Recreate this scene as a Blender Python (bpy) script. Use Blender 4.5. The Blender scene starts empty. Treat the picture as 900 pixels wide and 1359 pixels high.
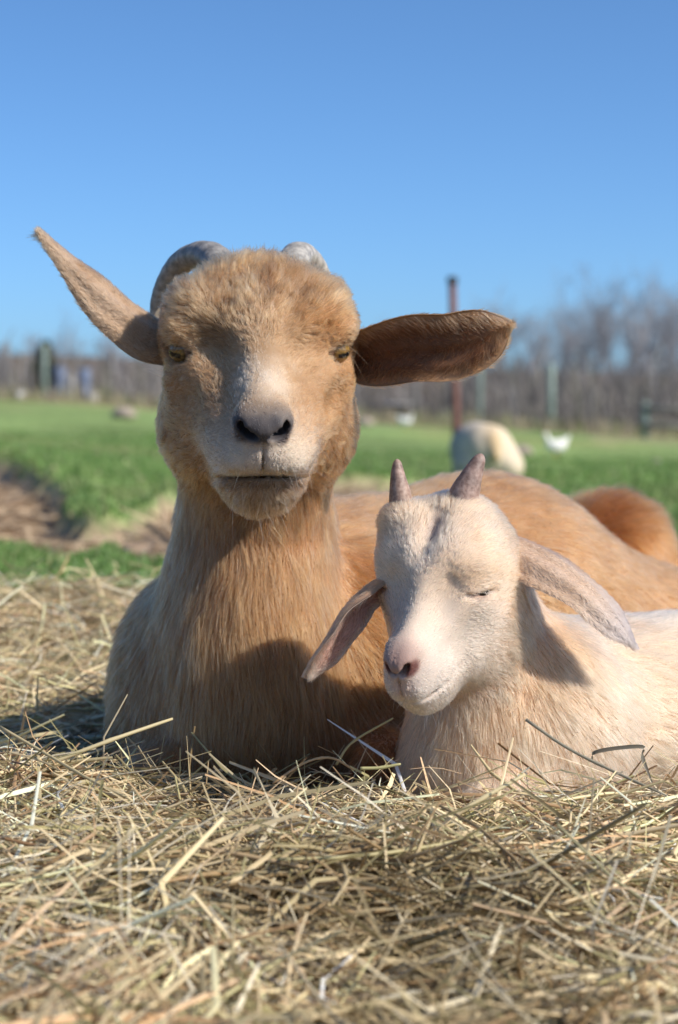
import bpy, math, random
import numpy as np
from mathutils import Vector, Matrix
from mathutils.kdtree import KDTree
from concurrent.futures import ThreadPoolExecutor
POOL = ThreadPoolExecutor(4)

FUR = 1.0                                               # fur density
rng = np.random.default_rng(7)
random.seed(7)
scene = bpy.context.scene
COL = scene.collection
V3 = lambda *a: np.array(a, dtype=float)

# ------------------------------------------------------------------ camera, sky, sun, exposure
CAM = V3(0.0, -1.60, 0.3125)
cd = bpy.data.cameras.new('camera')
cam = bpy.data.objects.new('camera', cd)
COL.objects.link(cam)
cam.location = CAM
cam.rotation_euler = (math.radians(90 - 3.12), 0, 0)
cd.sensor_width = 36.0
cd.lens = 67.8
cd.clip_start = 0.05
cd.clip_end = 2000
cd.dof.use_dof = True
cd.dof.focus_distance = 1.47
cd.dof.aperture_fstop = 7.2
scene.camera = cam

SUN_EL = 39.0
SUN_AZ = 25.0           # degrees from the picture's right towards the camera
el, az = math.radians(SUN_EL), math.radians(SUN_AZ)
to_sun = Vector((math.cos(el) * math.cos(az), -math.cos(el) * math.sin(az), math.sin(el)))
world = bpy.data.worlds.new('World')
scene.world = world
world.use_nodes = True
wn, wl = world.node_tree.nodes, world.node_tree.links
sky = wn.new('ShaderNodeTexSky')
sky.sky_type = 'NISHITA'
sky.sun_disc = False
sky.sun_elevation = el
sky.sun_rotation = math.atan2(to_sun.x, to_sun.y)
sky.altitude = 0
sky.air_density = 0.55
sky.dust_density = 1.0
sky.ozone_density = 9.0
wn['Background'].inputs['Strength'].default_value = 0.132
wb = wn.new('ShaderNodeVectorMath')                     # camera white balance of the whole sky
wb.operation = 'MULTIPLY'
wb.inputs[1].default_value = (0.97, 1.07, 1.0)
wl.new(sky.outputs[0], wb.inputs[0])
wl.new(wb.outputs[0], wn['Background'].inputs['Color'])
sd = bpy.data.lights.new('sun', 'SUN')
sd.energy = 4.2
sd.angle = math.radians(0.53)
sd.color = (1.0, 0.93, 0.83)
sun = bpy.data.objects.new('sun', sd)
COL.objects.link(sun)
sun.rotation_euler = (-to_sun).to_track_quat('-Z', 'Y').to_euler()
sun.location = (4, -1, 4)
vs = scene.view_settings
vs.view_transform = 'Standard'
vs.look = 'None'
vs.exposure = 0.45
vs.gamma = 1.0
vs.use_curve_mapping = False
scene.cycles.max_bounces = 10
scene.cycles.diffuse_bounces = 4
scene.cycles.glossy_bounces = 4
scene.cycles.transmission_bounces = 8
scene.cycles.transparent_max_bounces = 8
scene.cycles.use_denoising = True
scene.cycles.caustics_reflective = False
scene.cycles.caustics_refractive = False
try:
    scene.cycles_curves.shape = 'RIBBONS'
    scene.cycles_curves.subdivisions = 2
except Exception:
    pass

# ------------------------------------------------------------------ helpers
def tag(o, label=None, cat=None, group=None, kind=None):
    if label: o['label'] = label
    if cat: o['category'] = cat
    if group: o['group'] = group
    if kind: o['kind'] = kind
    return o

def link(name, data, parent=None):
    o = bpy.data.objects.new(name, data)
    COL.objects.link(o)
    if parent is not None:
        o.parent = parent
    return o

def empty(name, loc=(0, 0, 0)):
    o = bpy.data.objects.new(name, None)
    o.empty_display_size = 0.05
    COL.objects.link(o)
    o.location = loc
    return o

def under(parent, child):
    """parent a world-space mesh to an empty that is only translated"""
    child.parent = parent
    child.matrix_parent_inverse = Matrix.Translation(-Vector(parent.location))
    return child

def mesh_np(name, verts, faces, mat=None, smooth=True, colors=None):
    """verts (n,3); faces (m,k) with one k, or list of such arrays"""
    me = bpy.data.meshes.new(name)
    verts = np.asarray(verts, dtype=np.float32)
    if not isinstance(faces, list):
        faces = [faces]
    faces = [np.asarray(f, dtype=np.int32) for f in faces if len(f)]
    loops = np.concatenate([f.ravel() for f in faces])
    sizes = np.concatenate([np.full(len(f), f.shape[1], dtype=np.int32) for f in faces])
    starts = np.concatenate([[0], np.cumsum(sizes)[:-1]]).astype(np.int32)
    me.vertices.add(len(verts)); me.vertices.foreach_set('co', verts.ravel())
    me.loops.add(len(loops)); me.loops.foreach_set('vertex_index', loops)
    me.polygons.add(len(sizes)); me.polygons.foreach_set('loop_start', starts)
    me.update(calc_edges=True)
    if smooth:
        me.polygons.foreach_set('use_smooth', np.ones(len(sizes), dtype=bool))
    if colors is not None:
        a = me.attributes.new('tint', 'FLOAT_COLOR', 'POINT')
        c = np.ones((len(verts), 4), dtype=np.float32); c[:, :3] = colors
        a.data.foreach_set('color', c.ravel())
    if mat is not None:
        me.materials.append(mat)
    me.validate()
    return me

def new_mat(name):
    m = bpy.data.materials.new(name)
    m.use_nodes = True
    nt = m.node_tree
    return m, nt, nt.nodes['Principled BSDF']

def attr_mat(name, attr='tint', rough=0.6, spec=0.3, translucent=0.0, sss=0.0, bump=0.0, bump_scale=300.0, vary=0.0, vscale=60.0):
    """colour from a vertex tint with a fine noise on top"""
    m, nt, b = new_mat(name)
    n, l = nt.nodes, nt.links
    at = n.new('ShaderNodeAttribute'); at.attribute_name = attr
    col = at.outputs['Color']
    if vary > 0:
        nz = n.new('ShaderNodeTexNoise'); nz.inputs['Scale'].default_value = vscale; nz.inputs['Detail'].default_value = 5
        tc = n.new('ShaderNodeTexCoord'); l.new(tc.outputs['Object'], nz.inputs['Vector'])
        mr = n.new('ShaderNodeMapRange'); mr.inputs['From Min'].default_value = .3; mr.inputs['From Max'].default_value = .7
        mr.inputs['To Min'].default_value = 1 - vary; mr.inputs['To Max'].default_value = 1 + vary
        l.new(nz.outputs['Fac'], mr.inputs['Value'])
        vm = n.new('ShaderNodeVectorMath'); vm.operation = 'SCALE'
        l.new(col, vm.inputs[0]); l.new(mr.outputs[0], vm.inputs['Scale'])
        col = vm.outputs[0]
    l.new(col, b.inputs['Base Color'])
    b.inputs['Roughness'].default_value = rough
    b.inputs['Specular IOR Level'].default_value = spec
    if sss > 0:
        b.inputs['Subsurface Weight'].default_value = sss
        b.inputs['Subsurface Radius'].default_value = (1.0, 0.35, 0.2)
        b.inputs['Subsurface Scale'].default_value = 0.006
    if bump > 0:
        nz2 = n.new('ShaderNodeTexNoise'); nz2.inputs['Scale'].default_value = bump_scale; nz2.inputs['Detail'].default_value = 4
        tc2 = n.new('ShaderNodeTexCoord'); l.new(tc2.outputs['Object'], nz2.inputs['Vector'])
        bp = n.new('ShaderNodeBump'); bp.inputs['Strength'].default_value = bump; bp.inputs['Distance'].default_value = 0.002
        l.new(nz2.outputs['Fac'], bp.inputs['Height']); l.new(bp.outputs[0], b.inputs['Normal'])
    if translucent > 0:
        tr = n.new('ShaderNodeBsdfTranslucent'); l.new(col, tr.inputs['Color'])
        mx = n.new('ShaderNodeMixShader'); mx.inputs[0].default_value = translucent
        l.new(b.outputs[0], mx.inputs[1]); l.new(tr.outputs[0], mx.inputs[2])
        l.new(mx.outputs[0], n['Material Output'].inputs['Surface'])
    return m

def vnoise(p, scale, seed=0):
    """smooth value noise of 3-D points, 0..1"""
    q = np.asarray(p) * scale + seed * 17.31
    i = np.floor(q).astype(np.int64); f = q - i
    f = f * f * (3 - 2 * f)
    out = np.zeros(len(q))
    for dx in (0, 1):
        for dy in (0, 1):
            for dz in (0, 1):
                h = (i[:, 0] + dx) * 374761393 + (i[:, 1] + dy) * 668265263 + (i[:, 2] + dz) * 2147483647 + seed * 1274126177
                h = (h ^ (h >> 13)) * 1274126177
                h = (h ^ (h >> 16)) & 0xFFFF
                w = (f[:, 0] if dx else 1 - f[:, 0]) * (f[:, 1] if dy else 1 - f[:, 1]) * (f[:, 2] if dz else 1 - f[:, 2])
                out += w * (h / 65535.0)
    return out

def norm(v):
    return v / np.maximum(np.linalg.norm(v, axis=-1, keepdims=True), 1e-12)

def smooth01(x, a, b):
    t = np.clip((x - a) / (b - a), 0, 1)
    return t * t * (3 - 2 * t)

# ------------------------------------------------------------------ implicit bodies: smooth unions of soft forms, meshed as one skin
class Form:
    """one muscle/bone mass: ellipsoid or tapered capsule, with the coat that grows on it"""
    def __init__(s, kind, **k):
        s.kind = kind; s.__dict__.update(k)

class Body:
    def __init__(s):
        s.forms = []; s.cuts = []; s.spots = []
    def ell(s, c, r, axes=None, k=0.02, **coat):
        c = np.asarray(c, np.float32); r = np.asarray(r, np.float32)
        A = np.eye(3, dtype=np.float32) if axes is None else np.asarray(axes, np.float32)      # rows: local axes in world
        s.forms.append(Form('e', c=c, r=r, A=A, k=k, bc=c, br=r.max(), coat=coat))
    def cap(s, a, b, ra, rb, k=0.02, squash=None, **coat):
        a = np.asarray(a, np.float32); b = np.asarray(b, np.float32)
        s.forms.append(Form('c', a=a, b=b, ra=ra, rb=rb, k=k, squash=squash, bc=(a + b) / 2,
                            br=np.linalg.norm(b - a) / 2 + max(ra, rb) * 1.3, coat=coat))
    def cut(s, c, r, axes=None, k=0.004):
        c = np.asarray(c, np.float32); r = np.asarray(r, np.float32)
        A = np.eye(3, dtype=np.float32) if axes is None else np.asarray(axes, np.float32)
        s.cuts.append(Form('e', c=c, r=r, A=A, k=k, bc=c, br=r.max()))
    @staticmethod
    def dist(f, p):
        if f.kind == 'e':
            q = (p - f.c) @ f.A.T
            q = q / f.r
            k0 = np.sqrt(np.einsum('ij,ij->i', q, q))
            q = q / f.r
            k1 = np.sqrt(np.einsum('ij,ij->i', q, q))
            return k0 * (k0 - 1) / np.maximum(k1, 1e-6)
        ba = f.b - f.a
        pa = p - f.a
        t = np.clip(pa @ ba / (ba @ ba), 0, 1)
        v = pa - t[:, None] * ba
        if f.squash is not None:                      # (axis, factor): widen the section along an axis
            ax, fac = np.asarray(f.squash[0], np.float32), f.squash[1]
            comp = v @ ax
            v = v + np.outer(comp * (1 / fac - 1), ax)
        return np.sqrt(np.einsum('ij,ij->i', v, v)) - (f.ra + (f.rb - f.ra) * t)
    def sdf(s, p):
        if len(p) > 12000:                            # chunks on all cores
            ch = [p[i:i + 8000] for i in range(0, len(p), 8000)]
            return np.concatenate(list(POOL.map(s._sdf, ch)))
        return s._sdf(p)
    def _sdf(s, p):
        p = np.asarray(p, np.float32)
        d = np.full(len(p), 0.5, np.float32)
        lo, hi = p.min(0), p.max(0)
        for f in s.forms:
            if np.any(f.bc - f.br - .1 > hi) or np.any(f.bc + f.br + .1 < lo): continue
            v = p - f.bc
            m = np.flatnonzero(np.einsum('ij,ij->i', v, v) < (f.br + f.k + .04) ** 2)
            if not len(m): continue
            q = s.dist(f, p[m]); e = d[m]
            h = np.maximum(f.k - np.abs(e - q), 0) / f.k
            d[m] = np.minimum(e, q) - h * h * f.k * 0.25
        for f in s.cuts:
            if np.any(f.bc - f.br - .03 > hi) or np.any(f.bc + f.br + .03 < lo): continue
            v = p - f.bc
            m = np.flatnonzero(np.einsum('ij,ij->i', v, v) < (f.br + .03) ** 2)
            if not len(m): continue
            q = -s.dist(f, p[m]); e = d[m]
            h = np.maximum(f.k - np.abs(e - q), 0) / f.k
            d[m] = np.maximum(e, q) + h * h * f.k * 0.25
        return d
    def coat(s, p, keys):
        """blend the coat values of the nearby forms at points p"""
        p = np.asarray(p, np.float32)
        if len(p) > 12000:
            rs = list(POOL.map(lambda q: s._coat(q, keys), [p[i:i + 8000] for i in range(0, len(p), 8000)]))
            return {k: np.concatenate([r[k] for r in rs]) for k in keys}
        return s._coat(p, keys)
    def _coat(s, p, keys):
        W = np.zeros(len(p)); out = {k: 0 for k in keys}
        for f in s.forms:
            d = np.maximum(s.dist(f, p), 0)
            w = np.exp(-d / f.coat.get('spread', 0.008)) + 1e-9
            w = w * f.coat.get('weight', 1.0)
            W += w
            for k in keys:
                v = np.atleast_1d(np.asarray(f.coat[k], float))
                out[k] = out[k] + w[:, None] * v[None, :]
        return {k: v / W[:, None] for k, v in out.items()}
    def grad(s, p, e=0.0008):
        g = np.zeros_like(p)
        for i in range(3):
            o = np.zeros(3); o[i] = e
            g[:, i] = s.sdf(p + o) - s.sdf(p - o)
        return norm(g)

def quad_normals(v, q):
    fn = np.cross(v[q[:, 2]] - v[q[:, 0]], v[q[:, 3]] - v[q[:, 1]])
    n = np.zeros((len(v), 3))
    for a in range(3):
        for j in range(4):
            n[:, a] += np.bincount(q[:, j], fn[:, a], len(v))
    return norm(n)

def axis_steps(lo, hi, fine, coarse, ranges):
    """grid lines: fine inside ranges, coarse elsewhere"""
    out = [lo]
    while out[-1] < hi:
        x = out[-1]
        dist = min(max(a - x, x - b, 0) for a, b in ranges) if ranges else 1
        h = fine + (coarse - fine) * min(1.0, dist / 0.03)
        out.append(x + h)
    return np.array(out)

def surface_nets(body, xs, ys, zs, stride=4):
    nx, ny, nz = len(xs), len(ys), len(zs)
    ci = np.unique(np.append(np.arange(0, nx, stride), nx - 1)); cj = np.unique(np.append(np.arange(0, ny, stride), ny - 1)); ck = np.unique(np.append(np.arange(0, nz, stride), nz - 1))
    P = np.stack(np.meshgrid(xs[ci], ys[cj], zs[ck], indexing='ij'), -1).reshape(-1, 3)
    C = body.sdf(P).reshape(len(ci), len(cj), len(ck))
    F = np.zeros((nx, ny, nz), dtype=np.float32)
    active = np.zeros((nx, ny, nz), dtype=bool)
    dx, dy, dz = np.diff(xs[ci]), np.diff(ys[cj]), np.diff(zs[ck])
    diag = np.sqrt(dx[:, None, None] ** 2 + dy[None, :, None] ** 2 + dz[None, None, :] ** 2)
    mn = C[:-1, :-1, :-1].copy(); mx_ = mn.copy(); am = np.abs(mn)
    for a in (0, 1):
        for b in (0, 1):
            for c in (0, 1):
                q = C[a:len(ci) - 1 + a, b:len(cj) - 1 + b, c:len(ck) - 1 + c]
                mn = np.minimum(mn, q); mx_ = np.maximum(mx_, q); am = np.minimum(am, np.abs(q))
    act = (am < diag * 1.1) | (mn * mx_ < 0)
    # spread the coarse value into the fine array, then refine the active cells
    ri = np.clip(np.searchsorted(ci, np.arange(nx), 'right') - 1, 0, len(ci) - 2)
    rj = np.clip(np.searchsorted(cj, np.arange(ny), 'right') - 1, 0, len(cj) - 2)
    rk = np.clip(np.searchsorted(ck, np.arange(nz), 'right') - 1, 0, len(ck) - 2)
    F[:] = C[np.ix_(ri, rj, rk)]
    # a fine point is refined when any coarse cell touching it is active
    A = act[np.ix_(ri, rj, rk)]
    A2 = A.copy()
    A2[1:] |= A[:-1]; B = A2.copy(); B[:, 1:] |= A2[:, :-1]; D = B.copy(); D[:, :, 1:] |= B[:, :, :-1]
    idx = np.argwhere(D)
    for s0 in range(0, len(idx), 400000):
        q = idx[s0:s0 + 400000]
        pts = np.stack([xs[q[:, 0]], ys[q[:, 1]], zs[q[:, 2]]], -1)
        F[q[:, 0], q[:, 1], q[:, 2]] = body.sdf(pts)
    F[F == 0] = 1e-7
    neg = F < 0
    # cells with a sign change
    cnt = np.zeros((nx - 1, ny - 1, nz - 1), dtype=np.int8)
    for a in (0, 1):
        for b in (0, 1):
            for c in (0, 1):
                cnt += neg[a:nx - 1 + a, b:ny - 1 + b, c:nz - 1 + c]
    cells = np.argwhere((cnt > 0) & (cnt < 8))
    vid = -np.ones((nx - 1, ny - 1, nz - 1), dtype=np.int64)
    vid[cells[:, 0], cells[:, 1], cells[:, 2]] = np.arange(len(cells))
    acc = np.zeros((len(cells), 3)); n = np.zeros(len(cells))
    corners = [(a, b, c) for a in (0, 1) for b in (0, 1) for c in (0, 1)]
    def pos(off):
        return np.stack([xs[cells[:, 0] + off[0]], ys[cells[:, 1] + off[1]], zs[cells[:, 2] + off[2]]], -1)
    def val(off):
        return F[cells[:, 0] + off[0], cells[:, 1] + off[1], cells[:, 2] + off[2]].astype(float)
    for u in corners:
        for ax in range(3):
            if u[ax]: continue
            v = list(u); v[ax] = 1
            fu, fv = val(u), val(tuple(v))
            m = (fu < 0) != (fv < 0)
            t = np.where(m, fu / np.where(m, fu - fv, 1), 0)
            pu, pv = pos(u), pos(tuple(v))
            acc[m] += (pu + (pv - pu) * t[:, None])[m]; n[m] += 1
    verts = acc / n[:, None]
    quads = []
    for ax in range(3):
        sl0 = [slice(None)] * 3; sl1 = [slice(None)] * 3
        sl0[ax] = slice(0, -1); sl1[ax] = slice(1, None)
        s0, s1 = neg[tuple(sl0)], neg[tuple(sl1)]
        e = np.argwhere(s0 != s1)
        o1, o2 = [(1, 2), (2, 0), (0, 1)][ax]
        e = e[(e[:, o1] > 0) & (e[:, o2] > 0) & (e[:, o1] < F.shape[o1] - 1) & (e[:, o2] < F.shape[o2] - 1)]
        if not len(e): continue
        def g(d1, d2):
            q = e.copy(); q[:, o1] += d1; q[:, o2] += d2
            return vid[q[:, 0], q[:, 1], q[:, 2]]
        f = np.stack([g(-1, -1), g(0, -1), g(0, 0), g(-1, 0)], -1)
        flip = ~neg[e[:, 0], e[:, 1], e[:, 2]]
        f[flip] = f[flip][:, ::-1]
        quads.append(f)
    quads = np.concatenate(quads)
    # two projections back on to the surface for smoothness
    for _ in range(2):
        d = body.sdf(verts); gvec = quad_normals(verts, quads)
        verts = verts - np.clip(d, -0.002, 0.002)[:, None] * gvec * 0.8
    return verts, quads
# ------------------------------------------------------------------ goat anatomy
def head_axes(yaw, pitch, roll=0.0):
    y, p, r = map(math.radians, (yaw, pitch, roll))
    ef = V3(math.sin(y) * math.cos(p), -math.cos(y) * math.cos(p), -math.sin(p))
    eu = V3(math.sin(y) * math.sin(p), -math.cos(y) * math.sin(p), math.cos(p))
    ex = V3(math.cos(y), math.sin(y), 0)
    ex, eu = ex * math.cos(r) + eu * math.sin(r), eu * math.cos(r) - ex * math.sin(r)
    return ex, ef, eu

class HeadFrame:
    """centimetres (side, forward, up) of a head to metres of the place"""
    def __init__(s, o, ax, sc=(1, 1, 1)):
        s.o = np.asarray(o, float); s.ax = ax; s.sc = np.asarray(sc, float)
    def p(s, x, f, u):
        x, f, u = x * s.sc[0], f * s.sc[1], u * s.sc[2]
        return s.o + (s.ax[0] * x + s.ax[1] * f + s.ax[2] * u) * 0.01
    def d(s, x, f, u):
        return norm(s.ax[0] * x + s.ax[1] * f + s.ax[2] * u)
    def r(s, a, b, c):
        return np.array([a * s.sc[0], b * s.sc[1], c * s.sc[2]]) * 0.01
    def A(s, spin_u=0, spin_f=0, spin_x=0):
        """axes (rows) turned about up, forward, side by degrees"""
        M = np.stack(s.ax)
        def rot(i, j, a):
            R = np.eye(3); c, q = math.cos(math.radians(a)), math.sin(math.radians(a))
            R[i, i] = c; R[i, j] = q; R[j, i] = -q; R[j, j] = c
            return R
        return rot(0, 1, spin_u) @ rot(0, 2, spin_f) @ rot(1, 2, spin_x) @ M

def goat_head(B, H, pal, L, kid=False):
    """pal: colours; L: hair length scale. x = picture's right"""
    g = 0.01 * (H.sc[0] + H.sc[2]) / 2
    T, MZ, PAD, FOR, BR, CH, JAW = (pal[k] for k in ('tan', 'muzzle', 'nose', 'forehead', 'bridge', 'cheek', 'jaw'))
    def coat(col, flow, ln, lift=0.35, **k):
        return dict(col=col, flow=flow, ln=ln * L, lift=lift * (.6 if kid else 1), **k)
    A = H.A()
    m = .67 if kid else .89                            # muzzle breadth
    # skull
    B.ell(H.p(0, -4.0, .2), H.r(6.2, 6.0, 4.9), A, k=0.02, **coat(T, H.d(0, -1, -.2), 1.0))
    B.ell(H.p(0, -1.4, 2.3), H.r(5.2, 4.4, 2.8 if not kid else 2.6), A, k=0.02, **coat(FOR, H.d(0, -.8, .7), 1.7 if not kid else .8, .42))
    B.ell(H.p(0, -4.2, 3.1 if not kid else 1.5), H.r(4.6, 3.0, 2.4), A, k=0.02, **coat(pal['poll'], H.d(0, -.5, .8), 2.5 if not kid else .9, .55))
    for s in (-1, 1):
        # temple, brow, orbit behind the eye, lower lid, cheek
        B.ell(H.p(s * 4.6, -1.9, 2.5), H.r(3.0, 3.2, 2.3), H.A(spin_f=s * 25), k=0.02, **coat(FOR, H.d(s * .7, -.5, .5), 1.5 if not kid else .7, .36))
        B.ell(H.p(s * 6.3, .0, 1.9), H.r(1.8, 1.9, 1.2), H.A(spin_f=s * 24, spin_u=s * 25), k=0.014, **coat(pal['brow'], H.d(s * .8, -.4, .15), .45, .3))
        B.ell(H.p(s * 6.3, -2.4, .2), H.r(2.0, 2.6, 2.4), A, k=0.014, **coat(T, H.d(s * .4, -1, -.3), .6, .25))
        B.ell(H.p(s * 5.5, 1.3, -1.5), H.r(1.9, 2.0, 1.3), H.A(spin_f=-s * 15), k=0.016, **coat(CH, H.d(s * .4, -1, -.3), .4, .22))
        B.ell(H.p(s * (3.6 if not kid else 3.1), -1.2, -4.4), H.r(3.2, 5.2, 5.0), H.A(spin_f=s * 4), k=0.03, **coat(CH, H.d(s * .25, -.7, -.6), .75, .22))
        if kid:
            B.cap(H.p(s * 2.4, 2.5, -2.0), H.p(s * 1.85 * m, 9.3, -3.1), 2.5 * g, 2.1 * g * m, k=0.03, **coat(CH, H.d(s * .6, -.9, -.15), .5, .2))
            B.cap(H.p(s * 2.2, .5, -5.4), H.p(s * 1.2 * m, 7.6, -5.8), 2.4 * g, 1.8 * g * m, k=0.03, **coat(CH, H.d(s * .5, -.9, -.4), .6, .2))
        else:
            B.ell(H.p(s * 3.2, 2.2, .8), H.r(2.2, 3.0, 1.9), A, k=.016, **coat(BR, H.d(s * .7, -.9, .2), .6, .25))
            B.cap(H.p(s * 3.3, 1.8, -2.2), H.p(s * 2.0, 9.3, -3.2), 3.1 * g, 2.15 * g, k=0.03, **coat(CH, H.d(s * .7, -.9, -.1), .6, .2))
            B.cap(H.p(s * 3.4, .6, -5.0), H.p(s * 1.8, 8.2, -4.5), 3.0 * g, 1.9 * g, k=0.03, **coat(CH, H.d(s * .6, -.9, -.3), .7, .2))
            B.cap(H.p(s * 3.4, -.6, -7.6), H.p(s * .7, 6.6, -7.2), 3.1 * g, 2.0 * g, k=0.03, **coat(JAW, H.d(s * .4, -.8, -.6), .9, .22))
        B.ell(H.p(s * 2.2 * m, 10.75, -3.6), H.r(2.0 * m, 2.4, 1.5), H.A(spin_f=-s * 12), k=0.016, **coat(MZ, H.d(s * .5, -.7, -.5), .32, .5))
        # wing of the nostril
        B.ell(H.p(s * 1.50 * m, 12.0, -.22), H.r(.98 * m, 1.25, .76), H.A(spin_f=-s * 25), k=0.009, **coat(PAD, H.d(s * .5, -1, .3), .13, .5, spread=.004))
    # bridge of the nose, muzzle, pad
    B.cap(H.p(0, .5, 1.3), H.p(0, 10.0, -.45), 3.3 * g, 1.75 * g * m, k=0.025, **coat(BR, H.d(0, -1, .35), .42, .25))
    B.ell(H.p(0, 11.1, -2.9), H.r(2.3 * m, 2.2, 2.0), A, k=0.016, **coat(MZ, H.d(0, -.6, -.6), .28, .5))
    B.ell(H.p(0, 11.95, -.50), H.r(1.35 * m, 1.65, 1.12), A, k=0.009, **coat(PAD, H.d(0, -1, .3), .13, .5, spread=.004))
    for s in (-1, 1):
        B.ell(H.p(s * 4.1, -.6, -7.9), H.r(3.7 if not kid else 2.1, 4.8, 3.4 if not kid else 2.4), A, k=0.03, **coat(JAW, H.d(s * .2, -.5, -.9), 1.1, .22))
    # lower jaw and chin
    B.cap(H.p(0, -2.5, -7.2), H.p(0, 7.6, -6.7), 3.5 * g, 2.6 * g * m, k=0.03, **coat(JAW, H.d(0, -.6, -.8), 1.1, .25))
    jl = 0.0 if not kid else .6
    B.ell(H.p(0, 8.6, -7.4 + jl), H.r(2.65 * m, 2.7, 2.3 - .4 * jl), A, k=0.026, **coat(pal['chin'], H.d(0, -.3, -1), .8 if not kid else .4, .4 if not kid else .2))
    # mouth, split lip, nostrils
    if kid:
        B.cut(H.p(0, 10.6, -5.15), H.r(4.3 * m, 3.3, .10), A, k=0.004)
    else:                                              # the line of the lips runs back and down
        B.cut(H.p(0, 10.9, -5.72), H.r(4.35, 3.7, .13), H.A(spin_x=31), k=0.005)
    B.cut(H.p(0, 13.35, -3.1), H.r(.06, .6, 1.5), A, k=0.0035)
    for s in (-1, 1):
        if kid:
            B.cut(H.p(s * 3.5 * m, 9.6, -5.0), H.r(1.1 * m, 2.2, .12), H.A(spin_f=s * 18), k=0.004)
        # hollow between brow and nose, and under the eye
        hz = .9 if not kid else 1.6
        B.cut(H.p(s * 4.1, 4.3 + hz, 1.7 + hz * .6), H.r(1.5, 2.6, 1.3), H.A(spin_u=s * 10), k=0.022)
        B.cut(H.p(s * (6.2 + hz), 4.7 + hz, -1.8), H.r(1.2, 2.2, .9), H.A(spin_u=s * 20), k=0.018)
        for (x, f, u, a_, b_, sp) in ((.80, 13.3, -.98, .42, .20, -18), (1.22, 13.2, -.84, .50, .25, -28), (1.66, 12.95, -.52, .46, .23, -48), (1.98, 12.6, -.12, .40, .17, -64)):
            B.cut(H.p(s * x * m, f, u), H.r(a_ * m, 1.5, b_ * 1.1), H.A(spin_f=s * sp), k=0.003)

def add_body_mesh(name, B, box, fine, coarse, ranges, mat, parent):
    xs = axis_steps(box[0][0], box[0][1], fine, coarse, ranges[0])
    ys = axis_steps(box[1][0], box[1][1], fine, coarse, ranges[1])
    zs = axis_steps(box[2][0], box[2][1], fine, coarse, ranges[2])
    v, q = surface_nets(B, xs, ys, zs)
    c = B.paint(v) if hasattr(B, 'paint') else B.coat(v, ['col'])['col']
    me = mesh_np(name, v, q, mat, True, c)
    o = link(name, me); under(parent, o)
    return o, v, q

def tube(pts, radii, sides=12, twist=None, cap=True):
    """swept tube; radii (n,) or (n,2)"""
    pts = np.asarray(pts, float); n = len(pts)
    radii = np.asarray(radii, float)
    if radii.ndim == 1: radii = np.stack([radii, radii], -1)
    t = norm(np.gradient(pts, axis=0))
    ref = V3(0, 0, 1) if abs(t[0][2]) < .9 else V3(1, 0, 0)
    u = norm(np.cross(t[0], ref)); V = []
    for i in range(n):
        u = norm(u - t[i] * (u @ t[i])); w = np.cross(t[i], u)
        for j in range(sides):
            a = 2 * math.pi * j / sides
            V.append(pts[i] + u * math.cos(a) * radii[i, 0] + w * math.sin(a) * radii[i, 1])
    F = [[i * sides + j, i * sides + (j + 1) % sides, (i + 1) * sides + (j + 1) % sides, (i + 1) * sides + j] for i in range(n - 1) for j in range(sides)]
    T = []
    if cap:
        V += [pts[0], pts[-1]]; a, b = len(V) - 2, len(V) - 1
        T = [[a, (j + 1) % sides, j] for j in range(sides)] + [[b, (n - 1) * sides + j, (n - 1) * sides + (j + 1) % sides] for j in range(sides)]
    return np.array(V), [np.array(F)] + ([np.array(T)] if T else [])

def spline(P, n):
    """Catmull-Rom through the points"""
    P = np.asarray(P, float)
    Q = np.vstack([2 * P[0] - P[1], P, 2 * P[-1] - P[-2]])
    out = []
    m = len(P) - 1
    for s in np.linspace(0, m, n):
        i = min(int(s), m - 1); t = s - i
        a, b, c, d = Q[i], Q[i + 1], Q[i + 2], Q[i + 3]
        out.append(.5 * (2 * b + (c - a) * t + (2 * a - 5 * b + 4 * c - d) * t * t + (3 * b - a - 3 * c + d) * t ** 3))
    return np.array(out)

def ear_mesh(line, face, width, curl, skew=None, n=40, m=17, thick=0.0026):
    """line: centre points; face: direction the hollow looks at each point; width: half widths; curl: radians each side
    returns outer grid, inner grid (n,m,3) and their normals"""
    C = spline(line, n); Fd = norm(spline(face, n))
    W = spline(np.array(width)[:, None], n)[:, 0]; K = spline(np.array(curl)[:, None], n)[:, 0]
    S = spline(np.array(skew)[:, None], n)[:, 0] if skew is not None else np.zeros(n)
    t = norm(np.gradient(C, axis=0))
    Fd = norm(Fd - t * np.sum(Fd * t, 1)[:, None])
    side = np.cross(t, Fd)
    outer = np.zeros((n, m, 3)); inner = np.zeros((n, m, 3))
    for j in range(m):
        s = -1 + 2 * j / (m - 1)
        a = s * K + S
        rad = W / np.maximum(K, .05)
        # arc: opening towards Fd
        off = side * (rad * np.sin(a))[:, None] + Fd * (rad * (1 - np.cos(a)))[:, None]
        nrm = side * (-np.sin(a))[:, None] + Fd * np.cos(a)[:, None]
        th = thick * (1 - .75 * abs(s) ** 3)
        fade = np.sin(np.linspace(.15, .95, n) * math.pi) * W
        off = off + Fd * (fade * .05 * math.cos(s * 3.3 * math.pi + .6))[:, None]       # lengthwise folds
        inner[:, j] = C + off + nrm * th * .5
        outer[:, j] = C + off - nrm * th * .5
    return outer, inner

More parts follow.
